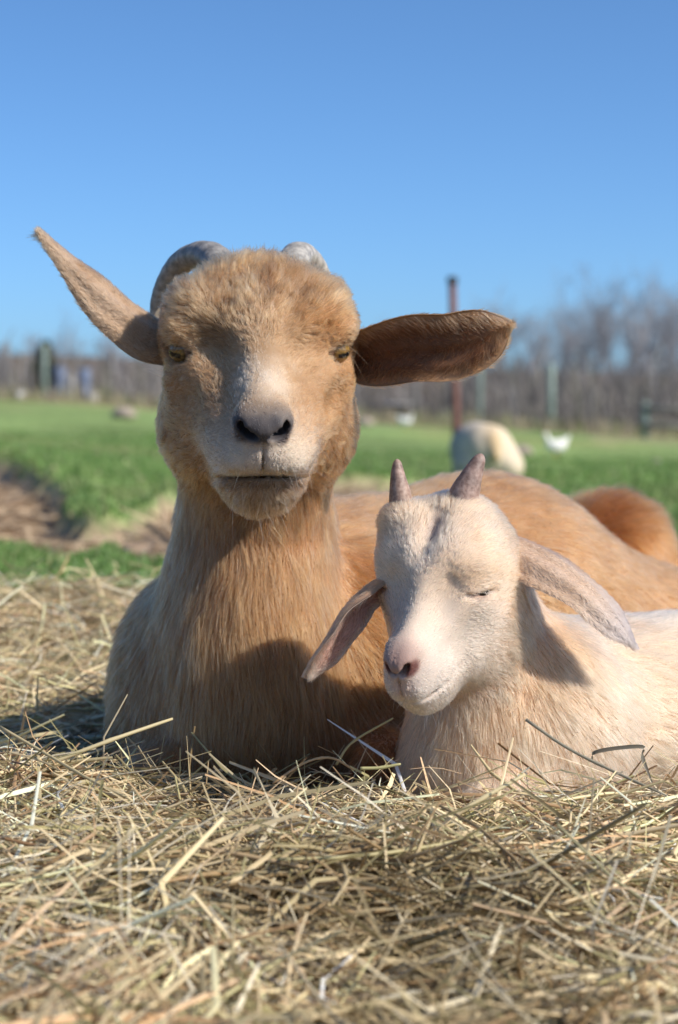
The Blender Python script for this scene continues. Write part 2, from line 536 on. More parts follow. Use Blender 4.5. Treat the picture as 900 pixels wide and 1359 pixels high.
def grid_shell(outer, inner):
    n, m, _ = outer.shape
    V = np.concatenate([outer.reshape(-1, 3), inner.reshape(-1, 3)])
    k = n * m; F = []
    for i in range(n - 1):
        for j in range(m - 1):
            a, b, c, d = i * m + j, i * m + j + 1, (i + 1) * m + j + 1, (i + 1) * m + j
            F.append([a, b, c, d]); F.append([k + d, k + c, k + b, k + a])
    rim = [i * m for i in range(n)] + [(n - 1) * m + j for j in range(1, m)] + [i * m + m - 1 for i in range(n - 2, -1, -1)] + [j for j in range(m - 2, 0, -1)]
    for a, b in zip(rim, rim[1:] + rim[:1]):
        F.append([a, k + a, k + b, b])
    return V, np.array(F)

def hair_object(name, roots, pts, rad, cols, mat, parent):
    """roots unused; pts (n,k,3) in world; rad (n,k)"""
    n, k, _ = pts.shape
    hc = bpy.data.hair_curves.new(name)
    hc.add_curves([k] * n)
    base = np.array(parent.matrix_world.translation) if parent else np.zeros(3)
    hc.attributes['position'].data.foreach_set('vector', pts.astype(np.float32).ravel())
    r = hc.attributes.get('radius') or hc.attributes.new('radius', 'FLOAT', 'POINT')
    r.data.foreach_set('value', rad.astype(np.float32).ravel())
    a = hc.attributes.new('tint', 'FLOAT_COLOR', 'CURVE')
    c = np.ones((n, 4), dtype=np.float32); c[:, :3] = np.clip(cols, 0.001, .97)
    a.data.foreach_set('color', c.ravel())
    hc.materials.append(mat)
    o = link(name, hc)
    if parent is not None: under(parent, o)
    o['kind'] = 'stuff'
    return o

def fur_material(name, rough=.5, coat=0.0, mode='hair'):
    m = bpy.data.materials.new(name); m.use_nodes = True
    nt = m.node_tree; nt.nodes.remove(nt.nodes['Principled BSDF'])
    at = nt.nodes.new('ShaderNodeAttribute'); at.attribute_name = 'tint'
    h = nt.nodes.new('ShaderNodeBsdfHairPrincipled')
    h.model = 'CHIANG'; h.parametrization = 'COLOR'
    nt.links.new(at.outputs['Color'], h.inputs['Color'])
    h.inputs['Roughness'].default_value = rough
    h.inputs['Radial Roughness'].default_value = .6
    h.inputs['Random Roughness'].default_value = .2
    h.inputs['IOR'].default_value = 1.36
    nt.links.new(h.outputs[0], nt.nodes['Material Output'].inputs['Surface'])
    return m

def whiskers(B, v, q, centres, rad, count, length, out, seed, col, width=.00011):
    """long single hairs about some centres"""
    cen = np.array(centres)
    def wf(c, n): return (np.min(np.linalg.norm(c[:, None] - cen[None], axis=2), axis=1) < rad) * 1.0 + 1e-12
    P0, N0 = sample_mesh(v, q, count, wf, seed)
    r = np.random.default_rng(seed)
    d = norm(N0 * .6 + np.asarray(out)[None] * .7 + r.normal(0, .35, (count, 3)))
    L = length * r.uniform(.4, 1.1, count); s = np.linspace(0, 1, 5)
    P = P0[:, None] + d[:, None] * (s[None] * L[:, None])[..., None]
    P[:, :, 2] -= (s ** 2)[None] * (L * r.uniform(.05, .35, count))[:, None]
    R = np.full((count, 5), width) * np.array([1, .9, .75, .5, .15])[None]
    return P, R, np.tile(np.array(col), (count, 1)) * r.uniform(.6, 1.1, (count, 1))

def lashes(eyes, count, length, col, seed):
    r = np.random.default_rng(seed); Ps, n = [], count
    for (s, c, e, sd_, up_, r_, sc_, s2, u2) in eyes:
        t = r.uniform(-1, 1, n)
        root = sc_ + s2 * (t * r_ * .95)[:, None] + u2 * (r_ * .42 * np.sqrt(1 - t ** 2 * .8))[:, None] + e * (.001 - .0035 * t ** 2)[:, None]
        d = norm(e[None] * 1.0 + s2[None] * (t * .6)[:, None] - u2[None] * r.uniform(-.1, .5, n)[:, None])
        st = np.linspace(0, 1, 5); L = length * r.uniform(.5, 1.1, n)
        P = root[:, None] + d[:, None] * (st[None] * L[:, None])[..., None] + u2[None, None] * ((st ** 2)[None] * (L * .25)[:, None])[..., None]
        Ps.append(P)
    P = np.concatenate(Ps)
    return P, np.full((len(P), 5), .00014) * np.array([1, .9, .75, .5, .15])[None], np.tile(np.array(col), (len(P), 1))

def sample_mesh(v, q, count, weight_fn, seed):
    """random points on a quad mesh, weighted"""
    r = np.random.default_rng(seed)
    tri = np.concatenate([q[:, [0, 1, 2]], q[:, [0, 2, 3]]])
    a, b, c = v[tri[:, 0]], v[tri[:, 1]], v[tri[:, 2]]
    cr = np.cross(b - a, c - a); ar = np.linalg.norm(cr, axis=1) * .5
    nr = norm(cr)
    w = ar * weight_fn((a + b + c) / 3, nr)
    w = w / w.sum()
    i = r.choice(len(tri), size=count, p=w)
    u = r.random((count, 2)); f = u.sum(1) > 1; u[f] = 1 - u[f]
    return a[i] + (b - a)[i] * u[:, :1] + (c - a)[i] * u[:, 1:], nr[i]

def grow(roots, nrm, flow, length, lift, seed, k=5, gravity=0.25, jitter=.22, clump=.5, clump_size=14, wave=.08, width=.00022, drift_amt=1.0):
    """hair curves: lean along the flow, lift from the skin, sag, gather in tufts"""
    r = np.random.default_rng(seed); n = len(roots)
    ft = flow - nrm * np.sum(flow * nrm, 1)[:, None]
    ft = norm(ft + 1e-6)
    # direction noise: broad drifts and single-hair jitter
    side = np.cross(nrm, ft)
    drift = drift_amt * ((vnoise(roots, 45, seed) - .5) * 1.1 + (vnoise(roots, 140, seed + 3) - .5) * .9)
    d0 = ft + side * (drift + r.normal(0, jitter, n))[:, None]
    lf = lift * (1 + .6 * (vnoise(roots, 90, seed + 5) - .5)) * r.uniform(.6, 1.4, n)
    d0 = norm(norm(d0) + nrm * lf[:, None])
    L = length * r.uniform(.65, 1.15, n)
    s = np.linspace(0, 1, k)
    P = np.zeros((n, k, 3)); P[:, 0] = roots - nrm * .0006
    d = norm(d0 + nrm * (lf * .8)[:, None])
    curlv = norm(r.normal(0, 1, (n, 3)))
    for j in range(1, k):
        d = d - nrm * (lf * .35 / (k - 1) * 2)[:, None]
        d[:, 2] -= gravity / (k - 1)
        d = norm(d + curlv * wave / (k - 1) * 2)
        # never dive below the skin
        below = np.sum((P[:, j - 1] - roots) * nrm, 1) < .0002
        dn = np.sum(d * nrm, 1)
        fix = below & (dn < .06)
        d[fix] = norm(d[fix] + nrm[fix] * (.10 - dn[fix])[:, None])
        P[:, j] = P[:, j - 1] + d * (L / (k - 1))[:, None]
    G = np.arange(n)
    if clump > 0:
        ng = max(8, n // clump_size)
        gi = r.choice(n, ng, replace=False)
        kd = KDTree(ng)
        for a, g in enumerate(gi): kd.insert(roots[g], a)
        kd.balance()
        near = np.fromiter((kd.find(p)[1] for p in roots), dtype=np.int64, count=n)
        G = gi[near]
        amt = clump * r.uniform(.3, 1.0, n)
        off = roots - roots[G]
        ok = np.linalg.norm(off, axis=1) < .012
        for j in range(1, k):
            tgt = P[G, j] + (L / np.maximum(L[G], 1e-6) - 1)[:, None] * (P[G, j] - P[G, 0])
            a = (amt * s[j] ** 1.3 * ok)[:, None]
            P[:, j] = P[:, j] * (1 - a) + tgt * a
    rad = width * r.uniform(.7, 1.3, n)[:, None] * np.array([1, .95, .8, .55, .12] if k == 5 else np.linspace(1, .15, k))[None, :]
    return P, rad, G
# ------------------------------------------------------------------ where things stand: a point of the place at distance y behind the does' face
FPX = 2560.0
PIT = math.radians(3.12)
def at(px, py, y):
    dx, dz = (px - 450) / FPX, (679.5 - py) / FPX
    d = V3(dx, math.cos(PIT) + dz * math.sin(PIT), dz * math.cos(PIT) - math.sin(PIT))
    t = (y - CAM[1]) / d[1]
    return CAM + d * t

def spot_paint(B, base_noise=.16, seed=1, gam=1.0, gain=1.0):
    def paint(p):
        c = B.coat(p, ['col'])['col']
        for (cen, rad, ax, col, amt, soft) in B.spots:
            q = np.linalg.norm(((p - cen) @ ax.T) / rad, axis=1)
            q = q + (vnoise(p, 120, 9) - .5) * .5
            w = amt * (1 - smooth01(q, 1 - soft, 1 + soft))
            c = c * (1 - w[:, None]) + np.asarray(col)[None, :] * w[:, None]
        nz = .6 * vnoise(p, 40, seed) + .4 * vnoise(p, 160, seed + 1)
        c = c * (1 + (nz - .5) * 2 * base_noise)[:, None]
        return np.clip(c ** gam * gain, .01, .95)
    B.paint = paint

def eye(H, s, parent, mats, opening=.42, size=1.12, pos=(6.35, .30, .40), look=(.72, .69, .0), B=None):
    """eyeball in its socket; the slit is cut before meshing"""
    e = H.d(s * look[0], look[1], look[2])
    c = H.p(s * pos[0], pos[1], pos[2])
    side = norm(np.cross(e, H.ax[2])); up = np.cross(side, e)
    return c, e, side, up

def eyeball_mesh(name, c, e, side, up, r, iris_col, mat):
    """sphere with rings about the look direction: cornea, bar pupil, iris, white"""
    nr, ns = 30, 40
    V, Cc = [c + e * r * 1.04], [(.005, .005, .005)]
    for i in range(1, nr):
        a = math.pi * i / nr
        bulge = 1 + .05 * max(0, 1 - (a / .75) ** 2)
        for j in range(ns):
            b = 2 * math.pi * j / ns
            x, y = math.sin(a) * math.cos(b), math.sin(a) * math.sin(b)
            V.append(c + (e * math.cos(a) * bulge + side * x + up * y) * r)
            if abs(y) < .17 and abs(x) < .46: col = (.006, .006, .008)
            elif a < .80:
                k = .75 + .25 * math.cos(b * 13)
                col = tuple(np.array(iris_col) * k * (1.0 if a < .7 else .5))
            else: col = (.30, .20, .15)
            Cc.append(col)
    V.append(c - e * r); Cc.append((.3, .2, .15))
    Q = [[1 + (i - 1) * ns + j, 1 + i * ns + j, 1 + i * ns + (j + 1) % ns, 1 + (i - 1) * ns + (j + 1) % ns] for i in range(1, nr - 1) for j in range(ns)]
    last = len(V) - 1
    T = [[0, 1 + j, 1 + (j + 1) % ns] for j in range(ns)] + [[last, 1 + (nr - 2) * ns + (j + 1) % ns, 1 + (nr - 2) * ns + j] for j in range(ns)]
    return mesh_np(name, np.array(V), [np.array(Q), np.array(T)], mat, True, np.array(Cc))

skin_mat = attr_mat('goat_skin', rough=.62, spec=.25, bump=.25, bump_scale=900, sss=.08)
eye_mat = attr_mat('goat_eye', rough=.06, spec=.6)

# ------------------------------------------------------------------ the doe
D = Body()
DH = HeadFrame(at(344, 465, 0.0), head_axes(4, 28, 0))
TAN, ORANGE = (.50, .305, .165), (.50, .275, .135)
pal = dict(tan=(.48, .29, .155), muzzle=(.76, .66, .55), nose=(.16, .15, .155), forehead=(.50, .325, .19), bridge=(.50, .35, .22),
           cheek=(.50, .31, .17), poll=(.50, .31, .17), brow=(.47, .30, .17), jaw=(.50, .31, .165), chin=(.55, .43, .31))
goat_head(D, DH, pal, 0.01)
dn = lambda *a: norm(V3(*a))
def ct(col, flow, ln, lift=.3, **k):
    return dict(col=col, flow=flow, ln=ln, lift=lift, **k)
NECK = (.46, .27, .14)
D.cap(DH.p(0, -4, -2.5), at(338, 700, .085), .052, .052, k=.035, squash=(V3(1, 0, 0), 1.08), **ct(NECK, dn(0, -.1, -1), .024, .13))
D.cap(at(338, 700, .085), at(335, 810, .09), .052, .072, k=.05, **ct(NECK, dn(0, -.1, -1), .030, .13))
D.ell(at(334, 885, .10), (.078, .105, .13), k=.04, **ct(NECK, dn(0, -.05, -1), .036, .13))
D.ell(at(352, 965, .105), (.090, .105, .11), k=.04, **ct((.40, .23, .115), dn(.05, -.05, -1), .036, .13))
D.ell(at(234, 945, .175), (.058, .105, .120), k=.05, **ct((.35, .185, .085), dn(-.25, .2, -1), .022))  # left shoulder painted darker and browner for the shade it lies in
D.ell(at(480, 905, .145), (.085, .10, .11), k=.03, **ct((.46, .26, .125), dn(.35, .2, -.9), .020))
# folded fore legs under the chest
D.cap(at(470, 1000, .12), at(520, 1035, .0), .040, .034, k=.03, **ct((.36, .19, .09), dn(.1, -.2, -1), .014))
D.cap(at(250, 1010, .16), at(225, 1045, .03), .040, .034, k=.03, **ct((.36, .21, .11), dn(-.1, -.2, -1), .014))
# barrel, flank, rump, tail
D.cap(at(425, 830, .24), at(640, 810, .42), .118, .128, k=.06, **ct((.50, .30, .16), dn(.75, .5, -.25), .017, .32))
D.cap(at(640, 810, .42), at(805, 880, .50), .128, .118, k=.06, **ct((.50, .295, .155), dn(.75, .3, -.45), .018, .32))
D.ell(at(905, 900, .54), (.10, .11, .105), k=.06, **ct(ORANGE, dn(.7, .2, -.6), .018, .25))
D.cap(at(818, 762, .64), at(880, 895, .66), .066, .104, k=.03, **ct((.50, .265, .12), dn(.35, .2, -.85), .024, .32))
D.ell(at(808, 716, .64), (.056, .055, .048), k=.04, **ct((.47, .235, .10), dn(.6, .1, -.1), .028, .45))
def skin_depth(B, c, e):
    t = np.linspace(-.01, .05, 241); d = B.sdf(c[None] + e[None] * t[:, None])
    i = np.flatnonzero(d > 0); return t[i[0]] if len(i) else .01
def eye_slit(B, H, s, r, slit, tilt, sink, pos, look):
    c, e, sd_, up_ = eye(H, s, None, None, pos=pos, look=look)
    t0 = skin_depth(B, c, e)
    a_ = math.radians(tilt * s)                       # outer corner raised
    s2, u2 = sd_ * math.cos(a_) + up_ * math.sin(a_), up_ * math.cos(a_) - sd_ * math.sin(a_)
    B.cut(c + e * t0, (slit[0], slit[1], slit[2]), np.stack([e, s2, u2]), k=slit[3])
    return (s, c + e * (t0 - sink - r), e, sd_, up_, r, c + e * t0, s2, u2)
DEYES = [eye_slit(D, DH, s, .0125, (.0100, .0175, .0078, .004), 14, .0000, (6.2, .6, .45), (.58, .81, -.02)) for s in (-1, 1)]
spot_paint(D, .15, 1, 1.34, .86)

# ------------------------------------------------------------------ the kid
K = Body()
KH = HeadFrame(at(582, 768, -.12), head_axes(-26, 36, -2), (.565, .74, .76))
WHT, CRM, PCH = (.80, .69, .59), (.78, .60, .44), (.74, .48, .30)
kpal = dict(tan=CRM, muzzle=(.79, .71, .65), nose=(.50, .34, .30), forehead=WHT, poll=WHT, brow=CRM, bridge=WHT, cheek=(.80, .71, .63), jaw=(.79, .68, .57), chin=(.78, .70, .63))
goat_head(K, KH, kpal, 0.0108, kid=True)
K.cap(KH.p(0, -4.5, -1.5), at(648, 880, -.04), .044, .048, k=.03, **ct(PCH, dn(.1, -.1, -1), .012))
K.cap(at(648, 880, -.04), at(642, 1010, -.05), .048, .060, k=.04, **ct((.80, .57, .39), dn(.0, -.15, -1), .020))
K.ell(at(652, 1030, -.05), (.056, .062, .075), k=.04, **ct((.80, .61, .46), dn(.05, -.15, -1), .024))
K.cap(at(715, 960, -.01), at(960, 972, .10), .070, .088, k=.05, **ct((.82, .65, .50), dn(.85, .3, -.35), .017))
K.cap(at(720, 905, .03), at(1000, 900, .16), .045, .055, k=.05, **ct(WHT, dn(.9, .35, -.1), .014))
K.ell(at(1080, 960, .16), (.09, .10, .10), k=.05, **ct((.80, .68, .58), dn(.85, .3, -.4), .016))
K.ell(at(745, 985, -.05), (.052, .045, .075), k=.04, **ct((.81, .63, .48), dn(.35, .0, -.9), .020))
K.cap(at(720, 1065, -.07), at(640, 1085, -.14), .026, .020, k=.03, **ct((.79, .67, .57), dn(0, -.3, -1), .012))
# bony forehead: horn bosses and the groove between them
for s, hx in ((-1, 531), (1, 613)):
    K.ell(at(hx, 688, -.104), (.015, .015, .012), k=.018, **ct(CRM, KH.d(0, -.3, -1), .006, .3))
K.cut(KH.p(.1, -.3, 5.95), KH.r(.8, 3.0, .9), KH.A(), k=.014)
for s in (-1, 1):
    K.ell(KH.p(s * 3.4, 1.6, 1.5), KH.r(2.2, 2.6, 1.7), KH.A(), k=.02, **ct(WHT, KH.d(s * .5, -.9, .2), .005, .25))
KEYES = [eye_slit(K, KH, s, .0085, (.0065, .0150, .0015, .003), 22, .0020, (5.6, .45, .2), (.68, .73, .0)) for s in (-1, 1)]
spot_paint(K, .07, 4, 1.6, .83)

doe = empty('goat', at(350, 1000, .15) * V3(1, 1, 0))
tag(doe, 'big tan doe with grey backswept horns lying in hay and facing the camera', 'goat')
kid = empty('goat', at(680, 1000, -.02) * V3(1, 1, 0))
tag(kid, 'small cream white kid with short pink brown horns resting against the tan doe', 'goat')
bpy.context.view_layer.update()

dbody, dv, dq = add_body_mesh('body', D, ((-.26, .56), (-.2, .86), (-.04, .50)), .0017, .006,
                              (((-.155, .035),), ((-.135, .06),), ((.20, .45),)), skin_mat, doe)
kbody, kv, kq = add_body_mesh('body', K, ((.0, .60), (-.27, .34), (-.05, .30)), .0014, .005,
                              (((.015, .155),), ((-.23, -.06),), ((.05, .25),)), skin_mat, kid)
for EY, par, icol in ((DEYES, doe, (.30, .18, .055)), (KEYES, kid, (.34, .30, .24))):
    for (s, c, e, sd_, up_, r_, sc_, s2, u2) in EY:
        under(par, link('eye', eyeball_mesh('eye', c, e, sd_, up_, r_, icol, eye_mat)))
# ------------------------------------------------------------------ coat colours of the animals, with some painted shade
def spot(B, H, c, r, col, amt=.8, soft=.4, **spin):
    B.spots.append((H.p(*c), H.r(*r), H.A(**spin), col, amt, soft))
for s in (-1, 1):
    spot(D, DH, (s * 3.5, -1.2, 4.6), (1.2, 2.6, 2.2), (.17, .09, .045), .6, .6, spin_f=s * 30)     # dark streaks over the brows
    spot(D, DH, (s * 2.7, 2.2, 3.0), (1.0, 2.2, 1.8), (.34, .21, .115), .6, .5)
    spot(D, DH, (s * 7.0, .9, .35), (1.9, 1.8, .5), (.14, .09, .06), .8, .35)                      # eye rims
    spot(D, DH, (s * 5.6, 2.8, -.9), (.8, 1.6, .7), (.56, .45, .36), .45, .5)
    spot(D, DH, (s * 1.8, 13.0, -1.0), (.9, 1.2, .8), (.075, .05, .05), .85, .3)                      # nostril lining
    spot(K, KH, (s * 1.75, 12.8, -.7), (.8, 1.3, .7), (.26, .11, .10), .8, .4)
    spot(K, KH, (s * 6.1, 1.6, .1), (1.6, 1.4, .55), (.50, .33, .29), .7, .4)
    spot(K, KH, (s * 5.6, -3.0, 1.6), (2.2, 2.6, 2.8), PCH, .8, .5)
    spot(K, KH, (s * 4.6, -1.2, 3.4), (1.5, 1.6, 1.5), (.74, .55, .38), .6, .5)
spot(D, DH, (.6, -.8, 5.0), (.6, 2.6, 1.4), (.17, .09, .045), .85, .5)
spot(D, DH, (0, 12.3, -.45), (2.6, 1.6, 1.1), (.12, .11, .117), .95, .25)
spot(D, DH, (0, 7.0, .8), (2.2, 3.6, 1.6), (.68, .58, .48), .8, .5)                                # pale nose bridge
spot(D, DH, (0, 10.9, -6.35), (4.2, 3.4, .6), (.20, .14, .10), .75, .4, spin_x=31)                               # dark lower lip
spot(D, DH, (0, 11.6, -7.3), (1.6, 1.6, 1.3), (.30, .20, .12), .5, .5)
spot(D, DH, (0, 12.6, -3.0), (1.6, 1.6, 1.3), (.40, .34, .31), .5, .5)
spot(K, KH, (0, -1.4, 4.6), (1.2, 2.0, 1.4), (.52, .44, .42), .6, .5)                                # grey skin between the horns
spot(K, KH, (0, 12.2, -3.0), (1.9, 2.0, 1.3), (.60, .44, .39), .6, .5)
K.spots.append((at(700, 860, -.03), V3(.035, .06, .075), np.eye(3), (.77, .57, .41), .6, .5))
K.spots.append((at(690, 760, -.05), V3(.03, .05, .05), np.eye(3), (.76, .54, .37), .8, .5))
D.spots.append((at(820, 690, .62), V3(.05, .06, .03), np.eye(3), (.26, .125, .055), .6, .5))
D.spots.append((at(470, 1000, .05), V3(.12, .12, .05), np.eye(3), (.30, .165, .085), .5, .5))  # shade over the lower chest and foreleg, painted into the coat
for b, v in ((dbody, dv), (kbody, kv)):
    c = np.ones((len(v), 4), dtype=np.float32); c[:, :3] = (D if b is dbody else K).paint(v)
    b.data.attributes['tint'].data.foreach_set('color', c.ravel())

# ------------------------------------------------------------------ horns
def horn_mat(name, dark, pale, rough, scale):
    m, nt, b = new_mat(name); n, l = nt.nodes, nt.links
    tc = n.new('ShaderNodeTexCoord')
    nz = n.new('ShaderNodeTexNoise'); nz.inputs['Scale'].default_value = scale; nz.inputs['Detail'].default_value = 6
    l.new(tc.outputs['Object'], nz.inputs['Vector'])
    at_ = n.new('ShaderNodeAttribute'); at_.attribute_name = 'tint'
    rp = n.new('ShaderNodeValToRGB'); rp.color_ramp.elements[0].position = .32; rp.color_ramp.elements[1].position = .68
    rp.color_ramp.elements[0].color = (*dark, 1); rp.color_ramp.elements[1].color = (*pale, 1)
    l.new(nz.outputs['Fac'], rp.inputs['Fac'])
    mx = n.new('ShaderNodeMix'); mx.data_type = 'RGBA'; mx.blend_type = 'MULTIPLY'; mx.inputs['Factor'].default_value = 1
    l.new(rp.outputs[0], mx.inputs['A']); l.new(at_.outputs['Color'], mx.inputs['B'])
    l.new(mx.outputs['Result'], b.inputs['Base Color'])
    b.inputs['Roughness'].default_value = rough
    bp = n.new('ShaderNodeBump'); bp.inputs['Strength'].default_value = .35; bp.inputs['Distance'].default_value = .001
    l.new(nz.outputs['Fac'], bp.inputs['Height']); l.new(bp.outputs[0], b.inputs['Normal'])
    return m

def horn(pts, rads, mat, parent, rings, depth, tints, flat=.85, n=70, sides=24, blunt=True):
    C = spline(pts, n); R = spline(np.array(rads)[:, None], n)[:, 0]
    s = np.linspace(0, 1, n)
    rr = R * (1 + depth * np.sin(s * rings * 2 * math.pi + np.sin(s * 9)) * (1 - s * .6))
    if not blunt:
        rr = rr * np.sqrt(np.clip((1 - s) / .12, .0, 1) * (2 - np.clip((1 - s) / .12, 0, 1)))
        rr = np.maximum(rr, .0002)
    V, F = tube(C, np.stack([rr, rr * flat], -1), sides)
    T = np.array(tints); tt = np.stack([np.interp(s, np.linspace(0, 1, len(T)), T[:, i]) for i in range(3)], -1)
    tt = tt * (1 + .16 * np.sin(s * rings * 2 * math.pi + np.sin(s * 9) + .8))[:, None]
    c = np.concatenate([np.repeat(tt, sides, 0), tt[:1], tt[-1:]])
    o = link('horn', mesh_np('horn', V, F, mat, True, c)); under(parent, o)
    return o
hm = horn_mat('grey_horn', (.20, .185, .17), (.42, .39, .35), .5, 220)
horn([at(298, 372, .045), at(290, 347, .060), at(270, 337, .085), at(243, 347, .110), at(224, 372, .125), at(212, 402, .130), at(206, 432, .128)],
     [.0150, .0145, .0136, .0124, .0110, .0092, .005], hm, doe, 12, .020, [(.8, .8, .8), (.75, .75, .78), (1, .97, .9), (1.1, 1.0, .85), (1.1, 1, .85)], .85)
horn([at(384, 372, .045), at(390, 346, .060), at(399, 338, .085), at(415, 352, .110), at(427, 376, .125), at(436, 404, .130), at(440, 432, .128)],
     [.0150, .0142, .0132, .0120, .0106, .0092, .005], hm, doe, 12, .020, [(.9, .9, .9), (1, 1, 1), (1.1, 1.08, 1.03), (1.1, 1.05, .95), (1.1, 1, .85)], .85)
km = horn_mat('young_horn', (.19, .12, .09), (.36, .265, .215), .55, 330)
horn([at(533, 678, -.100), at(531, 655, -.100), at(528, 630, -.099), at(527, 609, -.097)], [.0115, .0094, .0063, .0030], km, kid, 3, .010,
     [(1.1, 1.05, 1.05), (1, .95, .9), (1, .9, .88), (.95, .9, .88)], .9, blunt=False)
horn([at(610, 684, -.105), at(616, 658, -.106), at(627, 630, -.106), at(640, 602, -.104)], [.0155, .0136, .0092, .0045], km, kid, 3, .010,
     [(1.15, 1.1, 1.1), (1, .95, .95), (.95, .9, .92), (.85, .8, .82)], .9, blunt=False)

# ------------------------------------------------------------------ ears
ear_mat = attr_mat('ear_skin', rough=.6, spec=.2, translucent=.22)
EARS = []
def ear(name, parent, line, face, width, curl, col_out, col_in, rim, skew=None, hair_in=(.3, .17, .09), out_len=.007, in_len=.011, tipcol=None):
    o_, i_ = ear_mesh(line, face, width, curl, skew, n=44, m=21)
    V, F = grid_shell(o_, i_)
    n, m, _ = o_.shape
    jj = np.abs(np.linspace(-1, 1, m))[None, :].repeat(n, 0); ss = np.linspace(0, 1, n)[:, None].repeat(m, 1)
    edge = np.maximum(smooth01(jj, .62, .98), smooth01(ss, .80, .98))[..., None]
    co = np.ones((n, m, 1)) * np.array(col_out); 
    if tipcol is not None: co = co * (1 - smooth01(ss, .55, .95)[..., None]) + np.array(tipcol) * smooth01(ss, .55, .95)[..., None]
    ci = np.array(col_in) * (1 - edge) + np.array(rim) * edge
    obj = link('ear', mesh_np('ear', V, F, ear_mat, True, np.concatenate([co.reshape(-1, 3), ci.reshape(-1, 3)])))
    under(parent, obj)
    co, ci = co ** 1.25 * .78, ci ** 1.15 * .85
    EARS.append(dict(obj=obj, parent=parent, outer=o_, inner=i_, co=co, ci=ci, hair_in=np.array(hair_in), ol=out_len, il=in_len, edge=edge))
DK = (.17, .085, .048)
ear('ear', doe, [at(232, 446, .035), at(200, 430, .030), at(163, 405, .025), at(127, 375, .022), at(90, 345, .022), at(53, 309, .026)],
    [V3(-.2, .50, -.85)] * 3 + [V3(-.2, .6, -.75)] * 3, [.0320, .0375, .0335, .0250, .0125, .0028], [1.25, 1.25, 1.15, 1.05, .9, .7],
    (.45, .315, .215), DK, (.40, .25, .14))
ear('ear', doe, [at(462, 476, .035), at(500, 468, .020), at(545, 459, .005), at(595, 458, -.005), at(640, 446, -.008), at(677, 430, -.006)],
    [V3(.15, -.93, -.22)] * 2 + [V3(.1, -.95, -.22)] * 2 + [V3(.0, -.97, -.2)] * 2, [.021, .0275, .0305, .0310, .0305, .0295, .0268, .0195, .0040], [1.1, 1.0, .9, .8, .7, .6, .5, .4, .3],
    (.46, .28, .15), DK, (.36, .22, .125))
PK = (.50, .29, .23)
ear('ear', kid, [at(505, 772, -.110), at(482, 788, -.118), at(460, 815, -.124), at(442, 845, -.128), at(427, 872, -.130), at(409, 896, -.130)],
    [V3(.75, -.35, -.5)] * 2 + [V3(.75, -.55, -.3)] * 2 + [V3(.7, -.65, -.1)] * 2, [.018, .0215, .0215, .0185, .0135, .0045], [1.3, 1.25, 1.15, 1.0, .8, .5],
    (.52, .33, .22), PK, (.60, .47, .40), hair_in=(.62, .42, .33), out_len=.005, in_len=.006)
ear('ear', kid, [at(662, 712, -.085), at(695, 726, -.095), at(735, 748, -.105), at(775, 778, -.110), at(810, 815, -.110), at(841, 856, -.106)],
    [V3(-.35, .55, -.75)] * 2 + [V3(-.4, .6, -.7)] * 2 + [V3(-.45, .7, -.55)] * 2, [.020, .0290, .0310, .0300, .0265, .0230, .0205, .0150, .0024], [1.15, 1.15, 1.05, .95, .85, .75, .65, .5, .4],
    (.60, .44, .33), PK, (.58, .44, .36), hair_in=(.6, .42, .34), out_len=.006, in_len=.005, tipcol=(.45, .38, .355))

# ------------------------------------------------------------------ fur
fur_mat = fur_material('fur')
import time as _t
_t0 = _t.time()
def coat_fur(B, v, q, parent, count, seed, region, width, kcl, clump, gravity, drift=1.0, tuft=.2):
    """hair for one region of a skin"""
    def wfn(c, n):
        view = norm(CAM - c)
        facing = np.sum(view * n, 1)
        up_w = np.where(facing > -.25, 1.0, np.where(n[:, 2] > .1, .35, .12))
        w = up_w * region(c) * (c[:, 2] > -.012)
        return w
    P0, N0 = sample_mesh(v, q, count, wfn, seed)
    cf = B.coat(P0, ['flow', 'ln', 'lift'])
    ln, lift = cf['ln'][:, 0], cf['lift'][:, 0]
    nz = vnoise(P0, 70, seed + 2)
    ln = ln * (.75 + .5 * nz)
    P, R, G = grow(P0, N0, cf['flow'], ln, lift, seed, gravity=gravity, clump=clump, clump_size=kcl, width=width, drift_amt=drift, jitter=.22 * min(1, .3 + drift * .7))
    r = np.random.default_rng(seed + 9)
    col = B.paint(P0) * r.normal(1, .13, count)[:, None]
    col = col * np.clip(1 + tuft * r.normal(0, 1, count)[G] * smooth01(ln, .004, .012), .5, 1.6)[:, None]        # tufts differ
    # single paler and darker hairs
    k = r.random(count); col[k < .08] = col[k < .08] * .6 + np.array([.20, .17, .14]); col[k > .93] *= .62
    return P, R, col
def skip_eye(c, eyes, rad):
    w = np.ones(len(c))
    for (s, ec, e, sd_, up_, r_, sc_, s2, u2) in eyes:
        q = c - sc_
        w *= ~(((q @ u2) / (rad * .48)) ** 2 + ((q @ s2) / (rad * 1.15)) ** 2 + ((q @ e) / (rad * 1.6)) ** 2 < 1)
    return w
DHC, KHC = DH.p(0, 2, -1), KH.p(0, 2, -1)
def bare_nose(c, H):
    q = (c - H.p(0, 12.6, -.5)) @ np.stack(H.ax).T * 100 / H.sc
    return smooth01(np.sqrt((q[:, 0] / 2.2) ** 2 + (q[:, 1] / 1.6) ** 2 + (q[:, 2] / .95) ** 2), .9, 1.15)
def d_head(c): return bare_nose(c, DH) * skip_eye(c, DEYES, .0145) * (1 - smooth01(np.linalg.norm(c - DHC, axis=1), .105, .145))
def d_body(c): return smooth01(np.linalg.norm(c - DHC, axis=1), .09, .13) * np.where(c[:, 1] > .3, .75, 1.15)
def k_head(c): return bare_nose(c, KH) * skip_eye(c, KEYES, .0098) * (1 - smooth01(np.linalg.norm(c - KHC, axis=1), .075, .105))
